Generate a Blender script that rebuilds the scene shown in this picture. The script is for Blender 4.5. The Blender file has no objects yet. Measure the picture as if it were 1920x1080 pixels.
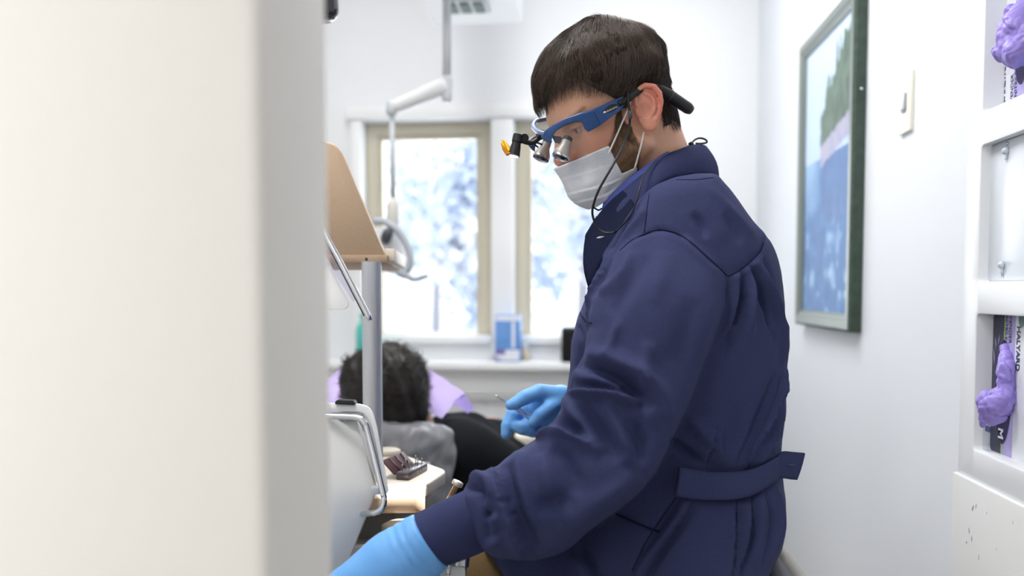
import bpy, bmesh, math, random
import numpy as np
from mathutils import Vector, Matrix, Euler
random.seed(7); rng = np.random.default_rng(7)
SC = bpy.context.scene
COL = SC.collection

# ------------------------------------------------------------------ camera
FPX = 1600.0
CAM = np.array([0.0, 0.0, 1.1])
PITCH, YAW, SH = math.radians(3.0), math.radians(5.36), 89.0
_R = np.array(Euler((math.pi/2 - PITCH, 0, YAW), 'XYZ').to_matrix())
RX, UY, FW = _R[:, 0], _R[:, 1], -_R[:, 2]
def ray(px, py):
    return FW + RX*((px-960)/FPX) + UY*((540-py+SH)/FPX)
def W(px, py, d):
    return CAM + ray(px, py)*d
def onx(px, py, x):
    r = ray(px, py); return CAM + r*((x-CAM[0])/r[0])
def ony(px, py, y):
    r = ray(px, py); return CAM + r*((y-CAM[1])/r[1])
def onz(px, py, z):
    r = ray(px, py); return CAM + r*((z-CAM[2])/r[2])
def proj(P):
    q = np.asarray(P) - CAM
    d = q @ FW
    dd = np.where(np.abs(d) < 1e-6, 1e-6, d)
    return 960 + FPX*(q @ RX)/dd, 540 + SH - FPX*(q @ UY)/dd, d
cam = bpy.data.cameras.new('camera'); camo = bpy.data.objects.new('camera', cam); COL.objects.link(camo)
camo.location = CAM; camo.rotation_euler = (math.pi/2-PITCH, 0, YAW)
cam.sensor_width = 36; cam.lens = 30; cam.shift_y = SH/1920
cam.clip_start = 0.05; cam.clip_end = 200
cam.dof.use_dof = True; cam.dof.focus_distance = 1.17; cam.dof.aperture_fstop = 2.4; cam.dof.aperture_blades = 0
SC.camera = camo
SC.view_settings.view_transform = 'Standard'
SC.view_settings.look = 'None'

# ------------------------------------------------------------------ materials
def lin(c):
    if isinstance(c, str):
        c = tuple(int(c[i:i+2], 16)/255 for i in (0, 2, 4))
    return tuple((x/12.92 if x <= .04045 else ((x+.055)/1.055)**2.4) for x in c)
MATS = {}
def mat(name, col, rough=.5, metal=0, spec=.5, noise=None, bump=None, trans=0, ior=1.45, alpha=1, emit=None, sheen=0, sss=0, coat=0, vcol=None, coords='Object'):
    """noise=(scale, colour2, contrast)  bump=(scale, strength)"""
    if name in MATS: return MATS[name]
    m = bpy.data.materials.new(name); m.use_nodes = True
    nt = m.node_tree; b = nt.nodes['Principled BSDF']; L = nt.links
    c = lin(col) + (1,)
    b.inputs['Base Color'].default_value = c
    b.inputs['Roughness'].default_value = rough
    b.inputs['Metallic'].default_value = metal
    b.inputs['Specular IOR Level'].default_value = spec
    b.inputs['IOR'].default_value = ior
    b.inputs['Transmission Weight'].default_value = trans
    b.inputs['Alpha'].default_value = alpha
    if sheen:
        b.inputs['Sheen Weight'].default_value = sheen; b.inputs['Sheen Roughness'].default_value = .5
    if sss:
        b.inputs['Subsurface Weight'].default_value = sss
        b.inputs['Subsurface Radius'].default_value = (1, .35, .2); b.inputs['Subsurface Scale'].default_value = .006
    if coat: b.inputs['Coat Weight'].default_value = coat; b.inputs['Coat Roughness'].default_value = .08
    if emit:
        b.inputs['Emission Color'].default_value = lin(emit[0]) + (1,); b.inputs['Emission Strength'].default_value = emit[1]
    tc = nt.nodes.new('ShaderNodeTexCoord')
    src = None
    if vcol:
        a = nt.nodes.new('ShaderNodeVertexColor'); a.layer_name = vcol; src = a.outputs['Color']
    if noise:
        n = nt.nodes.new('ShaderNodeTexNoise'); n.inputs['Scale'].default_value = noise[0]; n.inputs['Detail'].default_value = 4
        L.new(tc.outputs[coords], n.inputs['Vector'])
        r = nt.nodes.new('ShaderNodeValToRGB'); k = noise[2] if len(noise) > 2 else .2
        r.color_ramp.elements[0].position = .5-k; r.color_ramp.elements[1].position = .5+k
        L.new(n.outputs['Fac'], r.inputs['Fac'])
        mx = nt.nodes.new('ShaderNodeMix'); mx.data_type = 'RGBA'
        L.new(r.outputs['Color'], mx.inputs[0])
        mx.inputs[6].default_value = c; mx.inputs[7].default_value = lin(noise[1]) + (1,)
        if src: L.new(src, mx.inputs[6])
        src = mx.outputs[2]
        if src is not None and vcol:
            mx.blend_type = 'MULTIPLY'
    if src: L.new(src, b.inputs['Base Color'])
    if bump:
        bs = bump if isinstance(bump, list) else [bump]
        prev = None
        for (s, st, kind) in [(x if len(x) == 3 else x + ('noise',)) for x in bs]:
            if kind == 'noise':
                n = nt.nodes.new('ShaderNodeTexNoise'); n.inputs['Scale'].default_value = s; n.inputs['Detail'].default_value = 3
            else:
                n = nt.nodes.new('ShaderNodeTexWave'); n.inputs['Scale'].default_value = s; n.bands_direction = kind
            L.new(tc.outputs[coords], n.inputs['Vector'])
            bp = nt.nodes.new('ShaderNodeBump'); bp.inputs['Strength'].default_value = st; bp.inputs['Distance'].default_value = .002
            L.new(n.outputs[0], bp.inputs['Height'])
            if prev: L.new(prev, bp.inputs['Normal'])
            prev = bp.outputs['Normal']
        L.new(prev, b.inputs['Normal'])
    MATS[name] = m
    return m
def clear_glass(name, tint=(1, 1, 1), gloss=.08, rough=.02):
    if name in MATS: return MATS[name]
    m = bpy.data.materials.new(name); m.use_nodes = True; nt = m.node_tree; nt.nodes.clear()
    o = nt.nodes.new('ShaderNodeOutputMaterial'); t = nt.nodes.new('ShaderNodeBsdfTransparent'); g = nt.nodes.new('ShaderNodeBsdfGlossy')
    t.inputs['Color'].default_value = tint + (1,); g.inputs['Roughness'].default_value = rough
    fr = nt.nodes.new('ShaderNodeFresnel'); fr.inputs['IOR'].default_value = 1.45
    ma = nt.nodes.new('ShaderNodeMath'); ma.operation = 'MULTIPLY'; ma.inputs[1].default_value = gloss/.04
    ge = nt.nodes.new('ShaderNodeNewGeometry'); iv = nt.nodes.new('ShaderNodeMath'); iv.operation = 'SUBTRACT'; iv.inputs[0].default_value = 1
    nt.links.new(ge.outputs['Backfacing'], iv.inputs[1])
    m2 = nt.nodes.new('ShaderNodeMath'); m2.operation = 'MULTIPLY'
    nt.links.new(fr.outputs[0], m2.inputs[0]); nt.links.new(iv.outputs[0], m2.inputs[1]); nt.links.new(m2.outputs[0], ma.inputs[0])
    mx = nt.nodes.new('ShaderNodeMixShader'); nt.links.new(ma.outputs[0], mx.inputs[0])
    nt.links.new(t.outputs[0], mx.inputs[1]); nt.links.new(g.outputs[0], mx.inputs[2]); nt.links.new(mx.outputs[0], o.inputs[0])
    MATS[name] = m
    return m

# ------------------------------------------------------------------ object helpers
def tag(o, label=None, cat=None, group=None, kind=None):
    if label: o['label'] = label
    if cat: o['category'] = cat
    if group: o['group'] = group
    if kind: o['kind'] = kind
    return o
def empty(name, loc, label=None, cat=None, group=None, rot=(0, 0, 0)):
    o = bpy.data.objects.new(name, None); COL.objects.link(o); o.location = Vector(loc); o.rotation_euler = rot
    o.empty_display_size = .05
    return tag(o, label, cat, group)
def setpar(o, parent):
    """parent keeping world-space vertices (parents are unrotated, unscaled empties/meshes)"""
    if parent is None: return
    o.parent = parent
    loc = Vector((0, 0, 0)); p = parent
    while p is not None:
        loc += p.location; p = p.parent
    o.location = Vector(o.location) - loc
def obj(name, me, m, parent=None, smooth=True, label=None):
    """me: bmesh | (verts, faces). World coordinates."""
    if isinstance(me, tuple):
        d = bpy.data.meshes.new(name)
        v = np.asarray(me[0], float); f = me[1]
        d.from_pydata(v.tolist(), [], [list(map(int, q)) for q in f]); d.update()
    else:
        d = bpy.data.meshes.new(name); me.normal_update(); me.to_mesh(d); me.free()
    o = bpy.data.objects.new(name, d); COL.objects.link(o)
    if m: d.materials.append(m)
    if smooth:
        d.polygons.foreach_set('use_smooth', [True]*len(d.polygons))
        if smooth == 'auto':
            d.set_sharp_from_angle(angle=math.radians(38))
    if parent is not None: setpar(o, parent)
    if label: o['label'] = label
    return o
def recenter(o):
    """move a top-level mesh's origin to its bounding-box base, keeping geometry in place"""
    d = o.data; n = len(d.vertices); a = np.empty(n*3); d.vertices.foreach_get('co', a); a = a.reshape(-1, 3)
    c = (a.min(0)+a.max(0))/2; c[2] = a[:, 2].min()
    a -= c; d.vertices.foreach_set('co', a.ravel()); d.update(); o.location = Vector(c)
    return o
def BM(): return bmesh.new()
def box(bm, lo, hi, bev=0, seg=2, rot=None, at=None):
    """axis box lo..hi ; rot Matrix about its centre"""
    lo = Vector(lo); hi = Vector(hi); c = (lo+hi)/2; s = hi-lo
    r = bmesh.ops.create_cube(bm, size=1)
    vs = r['verts']
    for v in vs: v.co = Vector((v.co.x*s.x, v.co.y*s.y, v.co.z*s.z))
    if bev:
        es = list({e for v in vs for e in v.link_edges})
        rr = bmesh.ops.bevel(bm, geom=es, offset=bev, segments=seg, affect='EDGES', profile=.5)
        vs = list({v for f in rr['faces'] for v in f.verts} | {v for v in vs if v.is_valid})
        # include all connected
    M = Matrix.Translation(c) @ (rot.to_4x4() if rot is not None else Matrix.Identity(4))
    for v in vs: v.co = M @ v.co
    return vs
def prism(bm, pts, off, bev=0, seg=2):
    """polygon pts (3-D list) extruded by vector off"""
    vs = [bm.verts.new(Vector(p)) for p in pts]; f = bm.faces.new(vs)
    r = bmesh.ops.extrude_face_region(bm, geom=[f])
    nv = [g for g in r['geom'] if isinstance(g, bmesh.types.BMVert)]
    for v in nv: v.co += Vector(off)
    bmesh.ops.recalc_face_normals(bm, faces=list({ff for v in vs+nv for ff in v.link_faces}))
    if bev:
        es = list({e for v in vs+nv for e in v.link_edges})
        bmesh.ops.bevel(bm, geom=es, offset=bev, segments=seg, affect='EDGES', profile=.5)
def round_poly(pts, rad, n=5):
    """round the corners of a planar polygon; pts list of 3-D ; rad scalar or list"""
    out = []; N = len(pts)
    for i in range(N):
        p = np.asarray(pts[i], float); a = np.asarray(pts[i-1], float); b = np.asarray(pts[(i+1) % N], float)
        r = rad[i] if isinstance(rad, (list, tuple)) else rad
        if r <= 0: out.append(p); continue
        u = a-p; w = b-p; lu = np.linalg.norm(u); lw = np.linalg.norm(w); u /= lu; w /= lw
        t = min(r, lu*.49, lw*.49)
        p0 = p+u*t; p2 = p+w*t
        for k in range(n+1):
            s = k/n; out.append((1-s)**2*p0 + 2*s*(1-s)*p + s*s*p2)
    return out
def frame_for(d):
    d = Vector(d).normalized(); a = Vector((0, 0, 1)) if abs(d.z) < .9 else Vector((1, 0, 0))
    x = d.cross(a).normalized(); y = d.cross(x).normalized(); return x, y
def tube_data(pts, rad, n=10, cap=True):
    pts = [Vector(p) for p in pts]; N = len(pts)
    if not isinstance(rad, (list, tuple, np.ndarray)): rad = [rad]*N
    V = []; Fc = []
    t0 = (pts[1]-pts[0]).normalized(); x, y = frame_for(t0); prev = t0
    for i, p in enumerate(pts):
        if i == 0: t = t0
        elif i == N-1: t = (pts[-1]-pts[-2]).normalized()
        else:
            t = ((pts[i+1]-p).normalized() + (p-pts[i-1]).normalized())
            t = t.normalized() if t.length > 1e-6 else prev
        q = prev.rotation_difference(t); x = q @ x; y = q @ y; prev = t
        for k in range(n):
            a = 2*math.pi*k/n; V.append(p + (x*math.cos(a)+y*math.sin(a))*rad[i])
    for i in range(N-1):
        for k in range(n):
            k2 = (k+1) % n
            Fc.append((i*n+k, i*n+k2, (i+1)*n+k2, (i+1)*n+k))
    if cap:
        Fc.append(tuple(range(n-1, -1, -1))); Fc.append(tuple((N-1)*n+k for k in range(n)))
    return V, Fc
def add_data(bm, VF):
    vs = [bm.verts.new(v) for v in VF[0]]
    for f in VF[1]:
        try: bm.faces.new([vs[i] for i in f])
        except ValueError: pass
    return vs
def tube(bm, pts, rad, n=10, cap=True): 
    vs = add_data(bm, tube_data(pts, rad, n, cap))
    return vs
def lathe(bm, base, axis, prof, n=28):
    """prof list of (r, h) along axis from base; closes ends if r>0"""
    base = Vector(base); ax = Vector(axis).normalized(); x, y = frame_for(ax)
    rings = []
    for r, h in prof:
        rings.append([bm.verts.new(base+ax*h+(x*math.cos(2*math.pi*k/n)+y*math.sin(2*math.pi*k/n))*max(r, 1e-5)) for k in range(n)])
    for a, b in zip(rings, rings[1:]):
        for k in range(n):
            bm.faces.new([a[k], a[(k+1) % n], b[(k+1) % n], b[k]])
    bm.faces.new(rings[0][::-1]); bm.faces.new(rings[-1])
    bmesh.ops.recalc_face_normals(bm, faces=bm.faces[:])
def spline(pts, n=8):
    """Catmull-Rom through pts"""
    P = [np.asarray(p, float) for p in pts]; P = [2*P[0]-P[1]] + P + [2*P[-1]-P[-2]]
    out = []
    for i in range(1, len(P)-2):
        p0, p1, p2, p3 = P[i-1:i+3]
        for k in range(n):
            t = k/n
            out.append(.5*((2*p1)+(-p0+p2)*t+(2*p0-5*p1+4*p2-p3)*t*t+(-p0+3*p1-3*p2+p3)*t**3))
    out.append(P[-2]); return out
def grid_faces(nu, nv, closed_u=False, base=0):
    F = []
    for i in range(nu-(0 if closed_u else 1)):
        for j in range(nv-1):
            i2 = (i+1) % nu
            F.append((base+i*nv+j, base+i2*nv+j, base+i2*nv+j+1, base+i*nv+j+1))
    return F
def text_obj(name, s, size, m, parent, origin, xdir, ydir, ext=.0002, align='LEFT', bold=0):
    """flat lettering whose baseline runs along xdir, letters up along ydir"""
    c = bpy.data.curves.new(name, 'FONT'); c.body = s; c.size = size; c.extrude = ext; c.align_x = align; c.offset = bold
    t = bpy.data.objects.new(name, c); COL.objects.link(t)
    dg = bpy.context.evaluated_depsgraph_get(); me = bpy.data.meshes.new_from_object(t.evaluated_get(dg))
    bpy.data.objects.remove(t); bpy.data.curves.remove(c)
    x = Vector(xdir).normalized(); y = Vector(ydir); y = (y - x*y.dot(x)).normalized(); z = x.cross(y)
    M = Matrix((x, y, z)).transposed().to_4x4(); M.translation = Vector(origin)
    me.transform(M); me.name = name; me.materials.clear(); me.materials.append(m)
    o = bpy.data.objects.new(name, me); COL.objects.link(o); setpar(o, parent)
    return o

# ------------------------------------------------------------------ implicit surfaces
def v3(p): return np.asarray(p, float)
def smin(a, b, k):
    h = np.clip(.5+.5*(b-a)/k, 0, 1); return b*(1-h)+a*h-k*h*(1-h)
def smax(a, b, k): return -smin(-a, -b, k)
def sd_sphere(P, c, r): return np.linalg.norm(P-v3(c), axis=1)-r
def sd_cone(P, a, b, ra, rb):
    a = v3(a); b = v3(b); ab = b-a; t = np.clip(((P-a) @ ab)/max(ab @ ab, 1e-12), 0, 1)
    return np.linalg.norm(P-(a+t[:, None]*ab), axis=1) - (ra+(rb-ra)*t)
def sd_ell(P, c, r, B=None):
    q = P-v3(c)
    if B is not None: q = q @ np.asarray(B).T      # rows of B = axes
    r = v3(r); k0 = np.linalg.norm(q/r, axis=1); k1 = np.linalg.norm(q/(r*r), axis=1)
    return np.where(k1 > 1e-9, k0*(k0-1)/np.maximum(k1, 1e-9), -r.min())
def sd_chain(P, pts, rads, k=0):
    d = None
    for i in range(len(pts)-1):
        e = sd_cone(P, pts[i], pts[i+1], rads[i], rads[i+1])
        d = e if d is None else (np.minimum(d, e) if k <= 0 else smin(d, e, k))
    return d
def sd_poly(x, y, poly):
    """signed distance to polygon in 2-D (negative inside)"""
    poly = np.asarray(poly, float); n = len(poly)
    d = np.full(x.shape, 1e18); s = np.ones(x.shape)
    for i in range(n):
        ax, ay = poly[i]; bx, by = poly[i-1]
        ex, ey = bx-ax, by-ay; wx, wy = x-ax, y-ay
        t = np.clip((wx*ex+wy*ey)/max(ex*ex+ey*ey, 1e-12), 0, 1)
        d = np.minimum(d, (wx-ex*t)**2+(wy-ey*t)**2)
        c1 = y >= ay; c2 = y < by; c3 = ex*wy > ey*wx
        flip = (c1 & c2 & c3) | (~c1 & ~c2 & ~c3)
        s = np.where(flip, -s, s)
    return s*np.sqrt(d)
def sil(P, poly):
    x, y, d = proj(P); return sd_poly(x, y, poly)*d/FPX
def surface_nets(f, lo, hi, h, B=8, lip=1.6):
    lo = v3(lo); hi = v3(hi)
    n = (np.ceil((hi-lo)/h/B).astype(int))*B + 1
    nb = (n+B-1)//B
    ii = np.stack(np.meshgrid(*[np.arange(k) for k in nb], indexing='ij'), -1).reshape(-1, 3)
    cen = lo+(ii*B+(B-1)/2)*h
    dc = np.concatenate([f(c) for c in np.array_split(cen, max(1, len(cen)//200000+1))])
    vals = np.empty(nb*B)
    act = np.abs(dc) < B*h*.87*lip+h
    big = np.sign(dc)*10
    V = vals.reshape(nb[0], B, nb[1], B, nb[2], B)
    V[:] = big.reshape(nb[0], 1, nb[1], 1, nb[2], 1)
    off = np.stack(np.meshgrid(*[np.arange(B)]*3, indexing='ij'), -1).reshape(-1, 3)
    ai = ii[act]
    for chunk in np.array_split(ai, max(1, len(ai)*B**3//400000+1)):
        if len(chunk) == 0: continue
        g = (chunk[:, None, :]*B + off[None]).reshape(-1, 3)
        d = f(lo+g*h)
        vals[g[:, 0], g[:, 1], g[:, 2]] = d
    nx, ny, nz = vals.shape
    s = vals < 0
    cnt = np.zeros((nx-1, ny-1, nz-1), np.int8)
    for a in (0, 1):
        for b in (0, 1):
            for c in (0, 1): cnt += s[a:nx-1+a, b:ny-1+b, c:nz-1+c]
    cells = np.argwhere((cnt > 0) & (cnt < 8))
    idx = -np.ones(cnt.shape, int); idx[tuple(cells.T)] = np.arange(len(cells))
    acc = np.zeros((len(cells), 3)); num = np.zeros(len(cells))
    corners = [(a, b, c) for a in (0, 1) for b in (0, 1) for c in (0, 1)]
    for c0 in corners:
        for ax in range(3):
            if c0[ax] == 1: continue
            c1 = list(c0); c1[ax] = 1
            p0 = cells+np.array(c0); p1 = cells+np.array(c1)
            a = vals[tuple(p0.T)]; b = vals[tuple(p1.T)]
            m = (a < 0) != (b < 0)
            t = np.where(m, a/np.where(np.abs(a-b) < 1e-12, 1, a-b), 0)
            q = p0.astype(float); q[:, ax] += t
            acc[m] += q[m]; num[m] += 1
    verts = lo + acc/num[:, None]*h
    faces = []
    for ax in range(3):
        sl0 = [slice(None)]*3; sl1 = [slice(None)]*3
        sl0[ax] = slice(0, -1); sl1[ax] = slice(1, None)
        ch = s[tuple(sl0)] != s[tuple(sl1)]
        e = np.argwhere(ch)
        o1, o2 = [(1, 2), (2, 0), (0, 1)][ax]
        ok = (e[:, o1] > 0) & (e[:, o2] > 0) & (e[:, o1] < s.shape[o1]-1) & (e[:, o2] < s.shape[o2]-1)
        e = e[ok]
        def cell(d1, d2):
            q = e.copy(); q[:, o1] += d1; q[:, o2] += d2; return idx[tuple(q.T)]
        quad = np.stack([cell(-1, -1), cell(0, -1), cell(0, 0), cell(-1, 0)], 1)
        inside = s[tuple(e.T)]
        quad[~inside] = quad[~inside][:, ::-1]
        faces.append(quad)
    return verts, np.concatenate(faces)
def vnormals(V, F):
    F = np.asarray(F); n = np.cross(V[F[:, 2]]-V[F[:, 0]], V[F[:, 3]]-V[F[:, 1]])
    out = np.zeros_like(V)
    for k in range(4): np.add.at(out, F[:, k], n)
    return out/np.maximum(np.linalg.norm(out, axis=1), 1e-12)[:, None]
def lap(V, F, it=1, w=.5):
    F = np.asarray(F)
    e = np.concatenate([F[:, [k, (k+1) % 4]] for k in range(4)])
    for _ in range(it):
        a = np.zeros_like(V); c = np.zeros(len(V))
        np.add.at(a, e[:, 0], V[e[:, 1]]); np.add.at(c, e[:, 0], 1)
        np.add.at(a, e[:, 1], V[e[:, 0]]); np.add.at(c, e[:, 1], 1)
        V = V*(1-w)+w*a/np.maximum(c, 1)[:, None]
    return V
def quick(d, V, F, smooth=True):
    """fast mesh fill for large quad arrays"""
    F = np.asarray(F, np.int32); n = len(V)
    d.vertices.add(n); d.vertices.foreach_set('co', np.asarray(V, np.float32).ravel())
    k = F.shape[1]
    d.loops.add(F.size); d.loops.foreach_set('vertex_index', F.ravel())
    d.polygons.add(len(F)); d.polygons.foreach_set('loop_start', np.arange(0, F.size, k, dtype=np.int32))
    d.update(calc_edges=True); d.validate()
    d.polygons.foreach_set('use_smooth', [smooth]*len(d.polygons))
def qobj(name, V, F, m, parent=None, smooth=True, label=None):
    d = bpy.data.meshes.new(name); quick(d, V, F, smooth)
    o = bpy.data.objects.new(name, d); COL.objects.link(o)
    if m: d.materials.append(m)
    if parent is not None: setpar(o, parent)
    if label: o['label'] = label
    return o
def folds(V, N, strokes, only=None):
    """press creases / raise ridges into a surface: strokes = (px polyline, width px, depth m [, skew])
       the polylines are traced over the camera-facing side of the cloth"""
    x, y, d = proj(V)
    facing = np.einsum('ij,ij->i', N, CAM-V) > 0
    disp = np.zeros(len(V))
    for st in strokes:
        pl = np.asarray(st[0], float); w = st[1]; amp = st[2]; skew = st[3] if len(st) > 3 else 0; step = st[4] if len(st) > 4 else 0
        best = np.full(len(V), 1e9); tt = np.zeros(len(V)); side = np.zeros(len(V))
        L = np.r_[0, np.cumsum(np.linalg.norm(np.diff(pl, axis=0), axis=1))]
        for i in range(len(pl)-1):
            a = pl[i]; b = pl[i+1]; e = b-a
            t = np.clip(((x-a[0])*e[0]+(y-a[1])*e[1])/(e @ e), 0, 1)
            dx = x-a[0]-e[0]*t; dy = y-a[1]-e[1]*t; q = np.hypot(dx, dy)
            m = q < best
            best = np.where(m, q, best); tt = np.where(m, (L[i]+t*(L[i+1]-L[i]))/L[-1], tt)
            side = np.where(m, np.sign(e[0]*dy-e[1]*dx), side)
        env = np.clip(np.sin(np.clip(tt, .0, 1)*math.pi), 0, 1)**.5
        ww = np.where(side > 0, w*(1+skew), w*(1-skew))
        if step:      # overlapping fold: one sharp lip, falling away softly on its far side
            sdv = side*best
            prof = np.where(sdv > 0, np.exp(-(np.maximum(sdv, 0)/w)**1.3), -.55*np.exp(-(np.maximum(-sdv, 0)/(w*.55))**1.2))
        else: prof = np.exp(-(best/ww)**2)
        disp += amp*env*prof*facing
    return V + N*disp[:, None]
def fbm(P, s, seed, k=4):
    r = np.random.default_rng(seed); d = np.zeros(len(P))
    for i in range(k):
        a = r.normal(size=3)*s*(1.6**i); b = r.normal(size=3)*s*(1.6**i); d += np.sin(P @ a+r.uniform(0, 6)+1.5*np.sin(P @ b+r.uniform(0, 6)))/(1.6**i)
    return d/2
# ================================================================== ROOM
XW, YB, ZC = .612, 3.3, 2.55
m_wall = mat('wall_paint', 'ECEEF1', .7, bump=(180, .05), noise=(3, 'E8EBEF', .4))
m_cream = mat('warm_lit_wall_paint', 'F4F1EC', .75, bump=(150, .06))  # cream tint stands in for warm light falling on the partition
m_ceil = mat('ceiling_paint', 'F2F3F4', .8, bump=(120, .05))
m_floor = mat('vinyl_floor', 'D2CEC6', .4, noise=(14, 'C6C1B8', .3))
m_trim = mat('white_trim_paint', 'EEF0F2', .45, bump=(60, .02))
m_sash = mat('beige_window_frame', 'C6C0AE', .5, bump=(50, .03))
def panel(bm, us, vs, holes, place, depth_vec, bev=0):
    """grid panel with rectangular holes. us,vs sorted coords; holes=set of (i,j); place(u,v)->3-D front point"""
    vv = {}
    def g(i, j):
        if (i, j) not in vv: vv[i, j] = bm.verts.new(Vector(place(us[i], vs[j])))
        return vv[i, j]
    fs = [bm.faces.new([g(i, j), g(i+1, j), g(i+1, j+1), g(i, j+1)]) for i in range(len(us)-1) for j in range(len(vs)-1) if (i, j) not in holes]
    r = bmesh.ops.extrude_face_region(bm, geom=fs)
    for v in [q for q in r['geom'] if isinstance(q, bmesh.types.BMVert)]: v.co += Vector(depth_vec)
    bmesh.ops.recalc_face_normals(bm, faces=bm.faces[:])
    if bev:
        es = [e for e in bm.edges if len(e.link_faces) == 2 and e.calc_face_angle(0) > .5]
        bmesh.ops.bevel(bm, geom=es, offset=bev, segments=3, affect='EDGES', profile=.5)
def struct(name, bm, m, smooth='auto'):
    o = obj(name, bm, m, None, smooth); recenter(o); o['kind'] = 'structure'; return o
def simple(name, lo, hi, m, bev=0):
    bm = BM(); box(bm, lo, hi, bev); return struct(name, bm, m)
simple('floor', (-2.6, -2.2, -.1), (1.0, YB+.2, 0), m_floor)
simple('ceiling', (-2.6, -2.2, ZC), (1.0, YB+.2, ZC+.1), m_ceil)
# window wall, two openings
wx = [ony(p, 400, YB)[0] for p in (683, 921, 965, 1203)]
wz0 = ony(800, 642, YB)[2]; wz1 = ony(800, 227, YB)[2]
bm = BM()
panel(bm, [-2.6, wx[0], wx[1], wx[2], wx[3], 1.0], [0, wz0, wz1, ZC], {(1, 1), (3, 1)}, lambda u, v: (u, YB, v), (0, .16, 0))
struct('wall_back', bm, m_wall)
m_wallr = mat('shaded_wall_paint', 'DCE0E6', .7, bump=(180, .05), noise=(3, 'D8DCE3', .4))  # greyer copy of the wall paint, standing in for weaker light here
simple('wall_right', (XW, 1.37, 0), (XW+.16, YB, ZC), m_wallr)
simple('wall_right.001', (.74, -2.2, 0), (.9, 1.37, ZC), m_wall)
simple('wall_added_behind', (-2.6, -2.35, 0), (.9, -2.2, ZC), m_wall)  # unseen; added with the hall's left wall to keep sky light out
simple('wall_left', (-2.75, -2.2, 0), (-2.6, .453, ZC), m_wall)  # hall's left wall, added to keep sky light out
simple('wall_left.001', (-2.6, .573, 0), (-2.45, YB, ZC), m_wall)
bm = BM(); box(bm, (-2.6, .453, 0), (-.1785, .573, ZC), .009, 4); struct('wall_front', bm, m_cream)
# casing round the windows, sill and apron
bm = BM(); t = .03
z0 = wz0
cx0, cx1 = wx[0]-.045, wx[3]+.05
box(bm, (cx0, YB-t, z0-.05), (wx[0]-.003, YB+.001, wz1+.003), .003)
box(bm, (wx[1]+.003, YB-t, z0-.05), (wx[2]-.003, YB+.001, wz1+.003), .003)
box(bm, (wx[3]+.003, YB-t, z0-.05), (cx1, YB+.001, wz1+.003), .003)
box(bm, (cx0-.01, YB-t-.012, wz1+.003), (cx1+.01, YB+.001, wz1+.05), .004)
struct('trim_1', bm, m_trim)
zs = ony(900, 679, YB-.13)[2]
simple('trim_2', (-1.9, YB-.13, zs-.03), (.60, YB+.001, zs), m_trim, .006)          # sill
simple('trim_3', (-1.9, YB-.06, zs-.13), (.60, YB+.001, zs-.03), m_trim, .004)      # apron
simple('trim_4', (-1.9, YB-.045, zs-.15), (.60, YB+.001, zs-.13), m_trim, .004)
simple('baseboard_back', (-2.4, YB-.02, 0), (.60, YB+.001, .11), m_trim, .004)
simple('baseboard_right', (XW-.018, 1.4, 0), (XW+.001, YB, .11), m_trim, .004)
for a_, b_ in ((wx[0], wx[1]), (wx[2], wx[3])):
    o_ = simple('trim_5', (a_, YB-.03, wz0-.001), (b_, YB+.10, wz0+.030), m_trim, .003)
m_pane = clear_glass('window_glass', (1, 1, 1), .05)
for k, (a, b) in enumerate(((wx[0], wx[1]), (wx[2], wx[3]))):
    w = empty('window_%d' % (k+1), ((a+b)/2, YB+.06, wz0)); w['kind'] = 'structure'
    bm = BM(); f = .047; y0, y1 = YB+.035, YB+.09
    panel(bm, [a, a+f, b-f, b], [wz0+.030, wz0+.036, wz1-f, wz1], {(1, 1)}, lambda u, v: (u, y0, v), (0, y1-y0, 0), .004)
    obj('window_frame', bm, m_sash, w, 'auto')
    bm = BM(); f2 = f+.016
    panel(bm, [a+f, a+f2, b-f2, b-f], [wz0+.032, wz0+.038, wz1-f2, wz1-f], {(1, 1)}, lambda u, v: (u, y0+.012, v), (0, .03, 0), .002)
    obj('window_sash', bm, m_sash, w, 'auto')
    bm = BM(); box(bm, (a+f+.006, y0+.024, wz0+.026), (b-f-.006, y0+.028, wz1-f-.006)); obj('window_pane', bm, m_pane, w, False)

# ------------------------------------------------------------------ outdoors
bm = BM(); box(bm, (-40, YB+.5, -.4), (40, 60, -.3)); o = obj('snowy_ground', bm, mat('snow', 'F6F9FF', .9, bump=(2, .3)), None, False); recenter(o); o['kind'] = 'structure'
m_fol = mat('frosted_foliage', 'C3D1E4', .8, noise=(1.6, 'F8FAFF', .10)); m_fol2 = mat('grey_green_foliage', 'BFD0D2', .8, noise=(1.6, 'F2F8FA', .10)); m_bark = mat('bark', 'A9A7AC', .9)
def tree(x, y, h, rad, m, label, seed, z0=-.3, n=1900):
    r = np.random.default_rng(seed)
    root = empty('frosted_tree', (x, y, z0), label, 'tree', 'trees outside the windows')
    bm = BM(); tube(bm, [(x, y, z0), (x+.05, y, z0+h*.5), (x, y, z0+h*.95)], [.09, .06, .015], 8); obj('trunk', bm, m_bark, root)
    cl = r.normal(size=(26, 3)); cl /= np.linalg.norm(cl, axis=1)[:, None]; cl *= r.uniform(.25, 1, (26, 1))
    cl = cl*np.array([rad, rad, h*.38])+np.array([x, y, z0+h*.58])
    V = []; F = []
    for k in range(n):
        c = cl[r.integers(26)]+r.normal(size=3)*rad*.24
        a = r.normal(size=3); a /= np.linalg.norm(a); b = np.cross(a, r.normal(size=3)); b /= np.linalg.norm(b); s = r.uniform(.05, .12)
        i = len(V); V += [c-a*s, c-b*s*.5, c+a*s, c+b*s*.5]; F.append((i, i+1, i+2, i+3))
    qobj('foliage', np.array(V), F, m, root, False)
tree(-1.0, 8.0, 3.6, .6, m_fol, 'pale frosted tree outside, left of the light pole', 1)
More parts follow.
